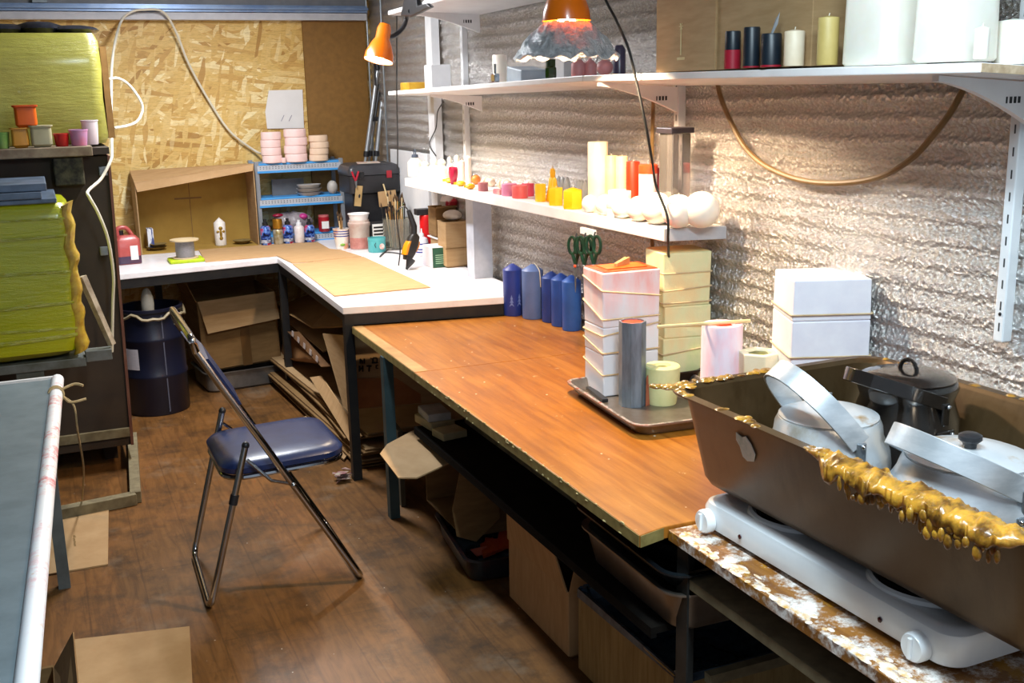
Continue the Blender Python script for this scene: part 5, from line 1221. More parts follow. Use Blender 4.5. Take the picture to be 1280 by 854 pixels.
# labelled box behind, black stand, toolbox on cartons
b = P(473, 280, y=6.12)
o = MB().box(-.045, -.03, 0, .045, .03, .15).build('carton', mt('black_card', '#1b1a1c', '#262426', .6), loc=(b.x, 6.16, ZW+.001)); tag(o, 'black carton with a white printed label behind the turquoise jar', 'carton')
MB().box(-.035, -.0315, .055, .035, -.0302, .14).build('white_label', PAPER, o)
mb = MB()
for k in range(3): mb.box(-.028, -.0325, .075+k*.02, .028, -.0316, .085+k*.02)
mb.build('label_print', INK, o)
b = P(468, 285, z=ZW); b.y = 6.30
o = MB().box(-.14, -.10, 0, .14, .10, P(468, 241, y=6.26).z-ZW-.002).build('black_crate', BLACKP, loc=(1.835, 6.36, ZW+.001), bevel=.006); tag(o, 'black plastic crate under the toolbox', 'crate')
zc = P(468, 241, y=6.26).z
q = P(474, 228, y=6.24); zb = zc+.001
t = thing('toolbox', 'black plastic toolbox with a printed label on its lid', 'toolbox', (1.828, 6.36, zb), 0)
wt = .155; ht = P(474, 204, y=6.26).z-zb
MB().loft([[(x, y, z_) for x, y in rr(wt-i, .13-i, .02, 4)] for z_, i in ((0, .006), (.008, 0), (ht*.6, 0), (ht*.62, .004))]).build('body', mt('toolbox_body', '#2b2b2f', '#232326', .4), t, smooth=True)
MB().loft([[(x, y, z_) for x, y in rr(wt+.004-i, .134-i, .025, 4)] for z_, i in ((ht*.625, 0), (ht*.8, 0), (ht*.94, .012), (ht, .035))]).build('lid', mt('toolbox_lid', '#3a3a3e', '#303034', .35), t, smooth=True)
MB().hexa([(-.09, -.09, ht+.0005), (.05, -.095, ht+.0005), (.085, .08, ht+.0005), (-.05, .085, ht+.0005)], [(-.09, -.09, ht+.0018), (.05, -.095, ht+.0018), (.085, .08, ht+.0018), (-.05, .085, ht+.0018)]).build('printed_label', mt('label_print_', '#d9d2c2', '#c2442c', .4, scale=30, lo=.5, hi=.6), t)
for x in (-wt*.55, wt*.55): MB().box(x-.016, -.142, ht*.5, x+.016, -.1345, ht*.75).build('latch', mt('latch_red', '#a3202e', '#8d1826', .4) if x > 0 else BLACKP, t, bevel=.002)
q = P(484, 248, y=6.23); o = MB().box(-.055, -.002, -.045, .055, .002, .045).build('cardboard_tag', CARDL, loc=(q.x, 6.225, q.z), rot=(0, -.06, 0)); tag(o, 'tan cardboard tag leaning on the crate behind the brush jar', 'cardboard')
MB().box(-.004, -.0065, .0, .004, -.0022, .09).build('white_stick', mt('birch_stick', '#e6cf9e'), o, rot=(0, -.2, 0))
q = P(448, 245, y=6.22); o = MB().box(-.02, -.004, -.06, .02, .004, .06).build('wooden_plaque', WOODP, loc=(q.x, 6.22, q.z), rot=(0, .15, 0)); tag(o, 'small wooden plaque with a dark hole hung left of the toolbox crate', 'plaque')
MB().ball((.005, -.0045, .0), (.006, .002, .012), 8, 5).build('dark_hole', BLACKP, o)
t = thing('pliers', 'red-handled pliers hanging at the left end of the toolbox', 'pliers', (P(445, 228, y=6.2).x, 6.205, P(444, 222, y=6.2).z))
for s in (-1, 1): MB().tube([(s*.02, 0, .035), (s*.012, 0, .01), (0, 0, -.02)], .006, 8).build('handle', mt('red_grip', '#b0142c', '#98102a', .35), t, smooth=True)
MB().tube([(0, 0, -.0205), (.002, 0, -.06)], [.008, .003], 6).build('jaw', ALUD, t)
# glue gun with cable
b = P(512, 328, z=ZW+.001); t = thing('glue_gun', 'black and orange glue gun hanging nose-down beside the brush jar', 'glue gun', (P(516, 300, y=5.28).x, 5.30, ZW+.001), .2)
GY = mt('yellow_plastic', '#e0900e', '#cf8008', .35)
BK = mt('gun_black', '#1f1d1c', '#2a2725', .4)
MB().lathe([(.006, 0), (.009, .012), (.022, .045), (.024, .06), (.02, .061)], 16, M=Matrix.Translation((-.055, -.03, .004)) @ Matrix.Rotation(.55, 4, 'Y')).build('nozzle', BLACKP, t, smooth=True)
MB().loft([[(x+dx, y, z) for x, y in rr(w_, .02, .012, 3)] for z, dx, w_ in ((.052, -.028, .022), (.075, -.018, .030), (.12, .0, .034), (.16, .012, .030), (.178, .014, .016))]).build('body', BK, t, smooth=True)
MB().loft([[(x+dx, y, z) for x, y in rr(w_, .0215, .008, 3)] for z, dx, w_ in ((.078, -.044, .010), (.10, -.038, .012), (.13, -.026, .011), (.145, -.016, .008))]).build('yellow_grip', GY, t, smooth=True)
MB().loft([[(x+dx, y, z) for x, y in rr(.007, .010, .005, 3)] for z, dx in ((.085, .018), (.11, .034), (.135, .040))]).build('trigger', GY, t, smooth=True)
MB().tube([(.016, 0, .176), (.02, .004, .215), (.008, .012, .265), (.0, .02, .30)], [.015, .016, .014, .010], 12).build('handle', BLACKP, t, smooth=True)
MB().tube(smoothpath([(0, .02, .298), (-.02, .03, .32), (-.05, .05, .29), (-.045, .06, .2), (-.03, .07, .1), (-.05, .06, .012)], 5), .0035, 6).build('cord', BLACKP, t, smooth=True)
e = [P(504, 318, z=ZW+.004), P(492, 316, z=ZW+.004), P(480, 316, z=ZW+.004), P(475, 321, z=ZW+.004), P(485, 312, z=ZW+.004), P(496, 307, z=ZW+.004), P(503, 311, z=ZW+.004)]
cable(e, .003, CABLEB, 'thin black cable loop lying on the worktop beside the glue gun')
# red can, white bottle, tea carton, boxes
q = P(533, 292, y=5.75); t = thing('spray_can', 'red can with a black top behind the white bottle', 'can', (q.x, 5.75, ZW+.001)); k = mpp(q); h = P(533, 263, y=5.75).z-ZW
MB().lathe([(8.*k, 0), (8.*k, h*.86), (7*k, h*.9), (.001, h*.9)], 20).build('body', mt('bright_red', '#d2141a', '#be1016', .35), t, smooth=True)
MB().box(-.06, -.03, h*.9+.0005, .07, .03, h+.01).build('black_top', BLACKP, t, bevel=.004)
b, r, h = pl(535, 322, 287, 20); b.y += .05
t = thing('glue_bottle', 'white glue bottle with blue stripes behind the green and white carton', 'bottle', b)
r *= .8
MB().lathe([(r*.9, 0), (r, .006), (r, h*.55), (r*.85, h*.64), (r*.4, h*.7), (.001, h*.7)], 24).build('body', mt('white_bottle', '#e3e0e4', '#d6d2da', .3), t, smooth=True)
MB().lathe([(r*.38, h*.7005), (r*.36, h*.8), (r*.16, h*.85), (r*.10, h), (.001, h)], 16).build('nozzle', WHITE, t, smooth=True)
for zf in (.12, .22, .42): MB().lathe([(r*1.01, h*zf), (r*1.01, h*(zf+.05))], 24, cap0=True).build('blue_stripe', mt('stripe_blue', '#2b3c90'), t, smooth=True)
b = P(549, 334, z=ZW+.001); t = thing('tea_carton', 'green and white printed carton on the worktop', 'carton', (b.x+.01, b.y+.06, ZW+.001), -.05)
h = hat(b, 309)-ZW
MB().box(-.055, -.075, 0, .045, .075, h).build('body', mt('white_card', '#e2dce2', '#d6cfd8', .5), t, bevel=.001)
MB().box(-.056, -.0765, .0005, .0455, -.0752, h).build('front_panel', mt('white_card', '#e2dce2'), t)
GRN = mt('dark_green_card', '#1c5038', '#174430', .5)
MB().box(-.045, -.0778, .0008, .0458, -.0767, h*.98).build('green_panel', GRN, t)
mb = MB()
for k in range(5): mb.box(-.03, -.0786, h*.2+k*h*.1, .035, -.0779, h*.235+k*h*.1)
mb.build('printed_line', mt('pale_green_ink', '#9cc4a4', rough=.6), t)
MB().ball((.025, -.0785, h*.82), (.010, .001, .006), 10, 5).build('gold_emblem', GOLD, t)
q = P(553, 295, y=5.35); t = carton('cardboard_box', 'small brown cardboard box upper left of the stack by the grey post', P(556, 295, y=5.42).x, 5.45, .0, .12, .12, P(553, 259, y=5.42).z-P(553, 296, y=5.42).z, CARDD, (('s', .03, 70),), z=P(553, 296, y=5.42).z)
zb_ = t.location.z
MB().box(.005, -.0615, .06, .03, -.0602, .075).build('dark_hole', BLACKP, t)
o = MB().box(-.10, -.08, 0, .14, .08, .006).build('white_board', PAPER, loc=(t.location.x+.04, 5.45, zb_-.0065)); tag(o, 'white printed board supporting the small brown box by the grey post', 'board')
o2 = MB().box(-.08, -.06, 0, .13, .06, zb_-.0075-ZW-.001).build('cardboard_box', CARD, loc=(t.location.x+.03, 5.45, ZW+.001), bevel=.002); tag(o2, 'brown box carrying the white board beside the grey post', 'box')
b = P(580, 336, z=ZW+.001); h = hat((b.x, b.y+.05, ZW), 278)-ZW
t = carton('cardboard_box', 'tall cardboard box right of the stack touching the grey post', b.x-.01, b.y+.12, 0, .13, .12, h, CARD, (), z=ZW+.001)
MB().box(-.0655, -.061, h*.42, .06, -.0602, h*.44).build('joint', CARDD, t)
MB().ball((.0, .0, h+.03), (.05, .05, .028), 14, 8).build('plastic_bag', mt('cloudy_white', '#cfc7be', '#b3aaa0', .3, scale=14, bump=.5), t, smooth=True)
o = MB().lathe([(.04, 0), (.05, .03), (.04, .055), (.001, .06)], 18).build('paper_cup', mt('white_red', '#e6dede', '#c22a3e', .4, scale=6, lo=.5, hi=.55), loc=(P(558, 258, y=5.5).x, 5.45, zb_+.155), smooth=True); tag(o, 'white cup with a red stripe on top of the small brown box', 'cup')
o.location.z = zb_+hat((o.location.x, 5.39, 0), 259)-zb_ if False else o.location.z
# tripod in the corner
tb = P(464, 205, y=6.72); tt = P(474, 82, y=6.78)
t = thing('tripod', 'folded silver and black camera tripod leaning in the corner', 'tripod', (tb.x, 6.72, ZW+.001))
o_ = V((tb.x, 6.72, ZW+.001)); ztop = tt.z-o_.z; dx = tt.x-tb.x
zlow = tb.z-o_.z
for i, (x, y) in enumerate(((-.038, -.03), (.03, -.03), (0, .03))):
    a, b = V((x*1.2-dx*.9, y, .0)), V((x+dx*.0, y*.8, zlow+.06)); c = V((x*.75+dx, y*.7+.03, ztop-.03))
    lg = MB().tube([b, c], .0125, 10).build('leg', mt('tripod_silver', '#b4b8bc', '#a2a6aa', .3, .6), t, smooth=True)
    MB().tube([a, b-V((0, 0, .001))], .009, 8).build('lower_tube', mt('tripod_silver', '#b4b8bc'), lg, smooth=True)
    MB().tube([b+V((0, 0, -.012)), b+(c-b).normalized()*.022], .0175, 10).build('collar', BLACKP, lg, smooth=True)
mid = V((0, .0, zlow+.06)).lerp(V((dx, .03, ztop)), .4)
MB().tube([mid, V((dx, .02, ztop-.05))], .009, 8).build('centre_column', BLACKP, t, smooth=True)
MB().cbox(mid, (.05, .03, .025)).build('brace', BLACKP, t, bevel=.004)
MB().cbox((dx, .02, ztop+.0), (.085, .06, .07)).build('head', BLACKP, t, bevel=.012)
MB().tube([(dx-.04, .02, ztop), (dx-.055, -.02, ztop-.12)], .006, 8).build('pan_handle', BLACKP, t, smooth=True)

# narrow metal rods in the corner
for (px, lab) in ((467, 'thin grey conduit running up the corner beside the hardboard'), (477.5, 'second thin conduit on the foil wall in the corner')):
    q0 = P(px, 35, y=6.85) if px < 470 else P(px, 40, x=W-.02)
    o = MB().tube([(0, 0, 0), (0, 0, 2.448-ZW-.002)], .006, 8).build('conduit', ALUD, loc=(min(q0.x, W-.022), q0.y, ZW+.002), smooth=True); tag(o, lab, 'pipe')
# ------------------------------------------------------------------ upper shelf
def su(px, xx, w_px, pt, zf=None):
    """stand something on the upper shelf at plane x=xx: base point, radius, height"""
    b = P(px, 95, x=xx); k = mpp(b); z = zu(b.y)+.0005-(xx-1.70)*.065+.003
    return V((b.x, b.y, z)), w_px*k/2, P(px, pt, x=xx).z-z
b, r, h = su(516, 1.86, 33, 103); o = MB().box(-.05, -r, 0, .05, r, max(.02, h)).build('yellow_cloth', mt('mustard', '#d3a32c', '#b5851a', .8, scale=14, bump=.3), loc=b, bevel=.006); tag(o, 'folded mustard yellow cloth at the far end of the upper shelf', 'cloth')
b, r, h = su(547, 1.84, 27, 81); o = MB().box(-.05, -r, 0, .05, r, h).build('white_carton', PAINTW, loc=b, bevel=.003); tag(o, 'plain white carton on the upper shelf in front of the white post', 'carton')
b, r, h = su(619, 1.80, 16, 84); t = thing('wax_clamp', 'shiny metal clamp standing on the upper shelf beside the white cylinder', 'clamp', b)
MB().box(-.02, -r, 0, .02, r, .008).build('foot', CHROME, t, bevel=.002); MB().box(-.012, -r*.8, .0085, .012, r*.8, h*.62).build('body', CHROME, t, bevel=.004); MB().tube([(0, 0, h*.6205), (0, 0, h*1.2)], .005, 10).build('screw', CHROME, t, smooth=True); MB().tube([(0, -r*1.2, h*.42), (0, -r*.81, h*.42)], .006, 10).build('wing', CHROME, t, smooth=True)
b, r, h = su(625, 1.88, 18, 68); pillar('pillar_candle', 'white wax cylinder on the upper shelf left of the foil lamp', b, r, h, WAXW, False, None, .004)
b, r, h = su(659, 1.84, 46, 84); o = MB().hexa([(-.06, -r, 0), (.06, -r, 0), (.06, r, 0), (-.06, r, 0)], [(-.06, -r, h*.8), (.06, -r, h*.8), (.06, r*.9, h*1.1), (-.06, r*.9, h*1.1)]).build('plastic_box', mt('milky_blue_plastic', '#c5d2de', '#b4c3d1', .25, Transmission_Weight=.3), loc=b, bevel=.004); tag(o, 'milky blue plastic box on the upper shelf under the foil lamp', 'box')
b, r, h = su(688.5, 1.76, 15, 74)
t = thing('glass_jar', 'small dark green jar on the upper shelf below the foil lamp', 'jar', b); GRG = mt('green_glass', '#2c4a10', '#1f380a', .12, scale=20, Coat_Weight=.5)
MB().lathe([(r*.9, 0), (r, .01), (r, h*.55), (r*.75, h*.64), (.001, h*.64)], 8).build('body', GRG, t, smooth=True); MB().lathe([(r*.8, h*.6405), (r*.8, h), (.001, h)], 14).build('lid', mt('dark_green_lid', '#25400f', '#1c320a'), t, smooth=True)
b, r, h = su(704, 1.90, 30, 72); o = MB().box(-.02, -r, 0, .02, r, h).build('plastic_box', mt('milky_white_plastic', '#d7d5d6', '#c6c4c5', .3, Transmission_Weight=.2), loc=b, bevel=.004); tag(o, 'cloudy white plastic box behind the green jar on the upper shelf', 'box')
PINKW = mt('dusty_pink_wax', '#d28e8e', '#c37c7e', .5)
for px, w_, pt, xx, lab in ((723, 18, 72, 1.80, 'dusty pink bell-shaped candle left of the other pink one on the upper shelf'), (738, 16, 73, 1.84, 'dusty pink candle between the bell-shaped candle and the pink ball')):
    b, r, h = su(px, xx, w_, pt); t = pillar('pillar_candle', lab, b, r, h, PINKW, True, 'dusty pink candles on the upper shelf', h*.3)
b, r, h = su(756, 1.77, 21, 71); t = thing('ball_candle', 'pink ball candle nearest the big cardboard box on the upper shelf', 'candle', b); MB().ball((0, 0, r*.92), (r, r, r*.92), 20, 12).build('body', PINKW, t, smooth=True); MB().tube([(0, 0, r*1.83), (0, 0, r*2.1)], .0015, 6).build('wick', WICK, t)
b, r, h = su(774, 1.86, 16, 70); o = MB().lathe([(r, 0), (r, h*1.3), (r*.6, h*1.5), (.001, h*1.5)], 16).build('dark_bottle', mt('dark_violet', '#4a4258', '#3c3548', .3), loc=b, smooth=True); tag(o, 'dark violet bottle behind the pink ball candle against the cardboard box', 'bottle')
# big cartons
def big_box(pl_, pr_, xf, lab, m_, depth, side=None, hh=.36):
    a, b = P(pl_, 90, x=xf), P(pr_, 90, x=xf); y0, y1 = b.y, a.y; z = zu((y0+y1)/2)+.001-(xf-1.70)*.0
    t = thing('cardboard_box', lab, 'box', (xf+depth/2, (y0+y1)/2, z), 0, 'big cartons on the upper shelf'); w = y1-y0
    MB().box(-depth/2, -w/2, 0, depth/2, w/2, hh).build('body', m_, t, bevel=.002)
    return t, w
t, w = big_box(820, 893, 1.745, 'large cardboard box with a white label, left of the two on the upper shelf', CARD, .24)
MB().box(-.121, -.02, .0, -.1202, .02, .36).build('tape', mt('clear_tape', '#b5936a', '#a88558', .25), t) if False else None
MB().box(-.10, w/2+.0003, .09, -.03, w/2+.0015, .17).build('white_label', PAPER, t)
q = P(851, 60, x=1.7445)-t.location
mb = MB()
for k in range(3):
    a = PI*k/3; mb.tube([(-.1205, q.y-.010*math.cos(a), q.z+.060-.010*math.sin(a)), (-.1205, q.y+.010*math.cos(a), q.z+.060+.010*math.sin(a))], .0012, 5)
mb.tube([(-.1205, q.y, q.z+.06), (-.1205, q.y, q.z-.02)], .0016, 5); mb.box(-.121, q.y-.02, q.z-.034, -.1203, q.y+.02, q.z-.026)
mb.build('printed_mark', mt('pale_print', '#cdbd8f', '#b5a06a', .7), t)
t2, w2_ = big_box(895, 1013, 1.752, 'large cardboard box behind the black candles, right of the two on the upper shelf', CARD, .23)
# candles in front of the cartons
def cand2(px0, px1, pt, xx, lab, m_, base_m=None, frac=.5):
    b, r, h = su((px0+px1)/2, xx, px1-px0, pt)
    if base_m:
        t = thing('pillar_candle', lab, 'candle', b, 0, 'pillar candles in front of the cartons')
        MB().lathe([(r*1.02, 0), (r*1.02, h*frac), (r*.9, h*frac), (.001, h*frac)], 24).build('lower_half', base_m, t, smooth=True)
        MB().lathe([(r*.97, h*frac+.0005), (r*.97, h-.004), (r*.9, h), (.001, h)], 24).build('upper_half', m_, t, smooth=True)
    else:
        t = pillar('pillar_candle', lab, b, r, h, m_, True, 'pillar candles in front of the cartons', .006)
    return t, r, h
CRIM = mt('crimson_wax', '#a81f34', '#951828', .4); BLW = mt('black_wax', '#17222c', '#101a24', .4)
cand2(905, 925, 39, 1.722, 'two-tone candle, black over crimson, leftmost before the carton', BLW, CRIM)
cand2(928, 949, 34, 1.715, 'tall black candle in the middle of the three dark ones', BLW, CRIM, .04)
t, r, h = cand2(950, 976, 42, 1.718, 'wide black candle with a clear plastic tuft on top', BLW, CRIM, .06)
MB().add([(0, -.006, h+.0005), (0, .004, h+.0005), (.003, -.010, h+.035), (.002, -.028, h+.05), (.004, -.018, h+.022), (-.003, 0, h+.0005)], [(0, 1, 2), (0, 2, 4), (4, 2, 3), (5, 2, 1), (5, 4, 2), (5, 0, 4), (3, 2, 5), (3, 5, 4)]).build('plastic_tuft', mt('clear_film', '#c9ccd0', '#aeb4ba', .15, Transmission_Weight=.5), t)
cand2(979, 1004, 37, 1.72, 'ivory pillar candle between the black candles and the tan one', mt('ivory_wax', '#e6d6bd', '#dcc8a8', .5))
cand2(1020, 1046, 20, 1.73, 'tall tan pillar candle beside the white wax block', mt('tan_wax', '#c3ac68', '#b59d58', .5))
for px0, px1, xx, lab, hh in ((1061, 1150, 1.80, 'large white wax block on the upper shelf beside the tan candle', .30), (1153, 1229, 1.79, 'second large white wax block at the near end of the upper shelf', .28)):
    b, r, h = su((px0+px1)/2, xx, px1-px0, 0); t = thing('wax_block', lab, 'wax', b, 0, 'white wax blocks on the upper shelf')
    MB().loft([[(x, y, z_) for x, y in rr(.07-i, r-i, .03, 5)] for z_, i in ((0, .004), (.006, 0), (hh*.5, .002), (hh-.01, 0), (hh, .008))]).build('body', WAXW, t, smooth=True)
b, r, h = su(1232, 1.735, 22, 28); b.y = max(b.y, 1.655); pillar('pillar_candle', 'short white candle at the shelf end in front of the wax blocks', b, r*.8, h*.9, WAXW, True, None, .006)
b, r, h = su(1262, 1.90, 40, 24); b.y = max(b.y, 1.68); pillar('pillar_candle', 'white wax cylinder at the near end of the upper shelf by the wall', b, r, h, WAXW, False, None, .006)
# ------------------------------------------------------------------ middle shelf
ZM = 1.2425
def sm(px, pb, pt, w_px, z=ZM):
    b = P(px, pb, z=z); b.x = min(max(b.x, 1.79), 1.97); 
    q = P(px, pb, x=b.x); b.y = q.y; b.z = z
    k = mpp(b); return V(b), w_px*k/2, P(px, pt, x=b.x).z-z
def smx(px, pt, w_px, xx, z=ZM):
    b = P(px, 230, x=xx); b.z = z; k = mpp(b); return V(b), w_px*k/2, P(px, pt, x=xx).z-z
G = 'white wax figures at the far end of the middle shelf'
b, r, h = smx(520, 189, 19, 1.86); t = thing('squeeze_bottle', 'white bottle with a dark cap loop at the far end of the middle shelf', 'bottle', b)
MB().lathe([(r, 0), (r*1.02, .01), (r, h*.55), (r*.5, h*.72), (.001, h*.74)], 22).build('body', WAXW, t, smooth=True); MB().lathe([(r*.45, h*.741), (r*.4, h*.86), (.001, h*.86)], 16).build('cap', mt('slate_cap', '#4c5464', '#3d4452'), t, smooth=True); MB().tube([(.0, r*.35*math.cos(a), h*.92+r*.5*math.sin(a)) for a in [2*PI*i/14 for i in range(14)]], .003, 6, closed=True).build('cap_loop', mt('slate_cap', '#4c5464'), t)
fig = [(532, 202, 18, 1.86, 'wide'), (543, 198, 16, 1.84, 'tall'), (553, 199, 17, 1.86, 'broad'), (563, 196, 10, 1.92, 'slim'), (572, 194, 13, 1.93, 'round-headed')]
for px, pt, w_, xx, kind in fig:
    b, r, h = smx(px, pt, w_, xx); t = thing('wax_figure', f'{kind} white wax figure in the crowded white group at the far shelf end', 'candle', b, 0, G)
    MB().lathe([(r, 0), (r, h*.1), (r*.75, h*.4), (r*.85, h*.6), (r*.45, h*.72), (r*.6, h*.86), (r*.4, h*.97), (.001, h)], 20).build('body', WAXW, t, smooth=True); MB().tube([(0, 0, h-.002), (0, 0, h+.008)], .0014, 6).build('wick', WICK, t)
b, r, h = smx(567, 208, 12, 1.84); t = thing('heart_candle', 'dark red heart-shaped candle in front of the white figures', 'candle', b)
pts = []
for i in range(28):
    a = 2*PI*i/28; pts.append((16*math.sin(a)**3, 13*math.cos(a)-5*math.cos(2*a)-2*math.cos(3*a)-math.cos(4*a)))
sc_ = r/16
MB().loft([[(dx, x*sc_*1.5*s_, (y+17)*h/30/1.0*1.0) for x, y in pts] for dx, s_ in ((-.014, .8), (-.010, 1), (.010, 1), (.014, .8))]).build('body', mt('dark_crimson', '#a8153a', '#930f30', .4), t, smooth=True); MB().tube([(0, 0, h*.95), (0, 0, h*1.1)], .0014, 6).build('wick', WICK, t)
b, r, h = smx(586, 195, 8, 1.90); pillar('taper_candle', 'slim white taper candle standing beside the white figures', b, r, h, WAXW, True, None, .01)
b, r, h = smx(578, 200, 8, 1.95); pillar('taper_candle', 'pinkish slim candle behind the dark red heart', b, r, h, mt('blush_wax', '#ecd6c8', '#e2c6b6', .5), True, None, .01)
b, r, h = smx(595, 218, 12, 1.93); t = thing('ball_candle', 'small orange round candle against the foil wall', 'candle', b); MB().ball((0, 0, r), (r, r, r), 16, 10).build('body', mt('orange_candle', '#e8853a', '#dc7428', .45), t, smooth=True); MB().tube([(0, 0, 2*r-.001), (0, 0, 2*r+.007)], .0014, 6).build('wick', WICK, t)
YW = mt('yellow_wax', '#efb51a', '#e3a40f', .45, Subsurface_Weight=.1)
for i, (px, pb, w_, lab) in enumerate(((562, 230, 18, 'flat yellow fish-shaped candle, leftmost of three lying on the middle shelf'), (576, 233, 18, 'flat yellow fish-shaped candle in the middle of three lying on the shelf'), (588, 236, 14, 'flat yellow candle with dark marks nearest the small rosy candle'))):
    b, r, h = sm(px, pb, pb-9, w_); b.x = 1.815+.02*(2-i); b.y = P(px, pb-3, x=b.x).y
    t = thing('wax_fish', lab, 'candle', b, .2, 'flat yellow wax fish on the middle shelf'); MB().ball((0, 0, .013), (.024, r*.8, .0125), 16, 8).build('body', YW, t, smooth=True); MB().prism([(0, r*.7), (-.018, r*1.05), (.018, r*1.05)], .006, .018).build('tail', YW, t)
def small(px, pb, pt, w_, xx, lab, c, c2, seg=24, name='pillar_candle', tip=.003, z=ZM, cat='candle'):
    b = P(px, pb, x=xx); b.z = z; k = mpp(b); r = w_*k/2; h = (pb-pt)*k
    t = pillar(name, lab, b, r, h, mt('wx'+c, c, c2, .45, scale=9, Subsurface_Weight=.08), True, None, tip, seg); t['category'] = cat; return t
small(604, 241, 230, 13, 1.83, 'short rosy candle with a darker base on the middle shelf edge', '#c98684', '#a85a62')
small(637, 248, 233, 20, 1.845, 'lilac-pink short candle joined beside the coral one', '#dd8fae', '#d27f9f')
small(650, 249, 233, 20, 1.838, 'coral pink short candle at the front edge of the middle shelf', '#e86a6a', '#dc5858')
small(660, 245, 229, 16, 1.90, 'rose red short candle behind the coral one', '#dd4a62', '#cf3c54')
b, r, h = smx(623, 232, 22, 1.83); o = MB().box(-.012, -r, 0, .012, r, .022).build('wax_bar', mt('plum_pink', '#b04a64', '#e0b0a0', .5, scale=12), loc=b, bevel=.003); tag(o, 'small plum and cream wax bar between the rosy and pink candles', 'candle')
for k, (px, pt, lab) in enumerate(((612, 219, 'crumpled pale wrapper left of the white dome on the middle shelf'), (632, 222, 'second crumpled pale wrapper by the foil wall'))):
    b, r, h = smx(px, pt, 26, 1.95); mb = MB()
    for j in range(5): mb.ball((random.uniform(-.01, .01), (j-2)*r*.4, h*.4), (.02, r*.35, h*.4), 8, 5)
    o = mb.build('crumpled_wrapper', mt('pale_wrapper', '#ead2bc', '#d8b69c', .3, scale=30, bump=.4), loc=b, smooth=True); tag(o, lab, 'wrapper', 'crumpled wrappers by the foil wall')
b, r, h = smx(663, 217, 20, 1.92); t = thing('ball_candle', 'white dome candle behind the pink candles', 'candle', b); MB().ball((0, 0, r*1.0), (r, r, r), 20, 12).build('body', WAXW, t, smooth=True); MB().tube([(0, 0, 2*r-.001), (0, 0, 2*r+.006)], .0014, 6).build('wick', WICK, t)
b, r, h = smx(691, 208, 18, 1.90); t = thing('wax_figure', 'yellow angel-like figure candle standing behind the yellow hexagons', 'candle', b)
MB().lathe([(r, 0), (r*.95, h*.15), (r*.6, h*.5), (r*.45, h*.62), (r*.3, h*.68), (r*.42, h*.8), (r*.3, h*.92), (.001, h*.95)], 20).build('body', YW, t, smooth=True)
for s in (-1, 1): MB().ball((0, s*r*.7, h*.5), (.008, r*.35, h*.2), 12, 7).build('wing', YW, t, smooth=True)
MB().tube([(0, 0, h*.94), (0, 0, h*1.02)], .002, 6).build('wick', mt('amber_wick', '#a8742c'), t)
small(676, 246, 224, 14, 1.85, 'small knobbly yellow candle left of the yellow hexagonal ones', '#e8b41a', '#d69e10', 7)
small(695, 246, 224, 19, 1.84, 'yellow hexagonal candle with flat top, left of the two', '#f0b21a', '#e6a510', 6)
small(716, 248, 222, 26, 1.84, 'bright yellow hexagonal candle with a raised top, right of the two', '#f4b612', '#e8a60c', 6, tip=.012)
for px, pt, w_, xx, lab in ((704, 217, 26, 1.96, 'crumpled clear film behind the yellow candles'), (727, 222, 18, 1.96, 'scrap of clear film by the ivory cylinder')):
    b, r, h = smx(px, pt, w_, xx); mb = MB()
    for j in range(5): mb.ball((random.uniform(-.01, .01), (j-2)*r*.4, h*.45), (.015, r*.35, h*.45), 8, 5)
    o = mb.build('clear_film_scrap', mt('clear_film', '#c9ccd0'), loc=b, smooth=True); tag(o, lab, 'wrapper')
small(747.5, 246, 160, 25, 1.87, 'tall ivory wax cylinder, tallest on the middle shelf', '#efdcc0', '#e6cfae', tip=.002)
small(764, 244, 174, 15, 1.90, 'cream candle just right of the tallest ivory cylinder', '#f2d3a2', '#eac48c', tip=.002)
small(777, 244, 173, 15, 1.91, 'cream candle between the other cream candle and the red one', '#f4d8ac', '#ecca98', tip=.002)
t = small(791, 242, 175, 17, 1.91, 'bright red-orange candle with a pale scratch', '#e8340c', '#dc2c08', tip=.002)
small(810, 240, 172, 23, 1.89, 'white candle with a red dipped top', '#efd8d0', '#e6c8be', tip=.002)
k_ = [c for c in D.objects if c.get('label') == 'white candle with a red dipped top'][0]
b = k_.location; kk = mpp(b); hh = (240-172)*kk; rr_ = 23*kk/2
MB().lathe([(rr_*1.03, hh-.028), (rr_*1.03, hh), (rr_*.9, hh+.003), (.001, hh+.003)], 24, cap0=False).build('red_dip', REDW, k_, smooth=True)
small(826, 240, 176, 13, 1.935, 'dark red glittery candle beside the dark-lidded container', '#8e1a2c', '#b84a56', tip=.002)
b = P(843, 236, x=1.91); b.z = ZM; k = mpp(b); t = thing('clear_container', 'tall clear square container with a dark lid', 'container', b); w_ = 33*k/2; h = P(843, 161, x=1.91).z-ZM-.014
CLR = mt('smoky_clear', '#a39d9a', '#948d8a', .08, scale=5, Transmission_Weight=.75, Coat_Weight=.4)
MB().box(-w_*.8, -w_*.94, 0, w_*.8, w_*.94, h).build('body', CLR, t, bevel=.003); MB().box(-w_, -w_*1.1, h+.0005, w_, w_*1.1, h+.019).build('lid', mt('dark_lid', '#2a2529', '#35303a', .35), t, bevel=.003)
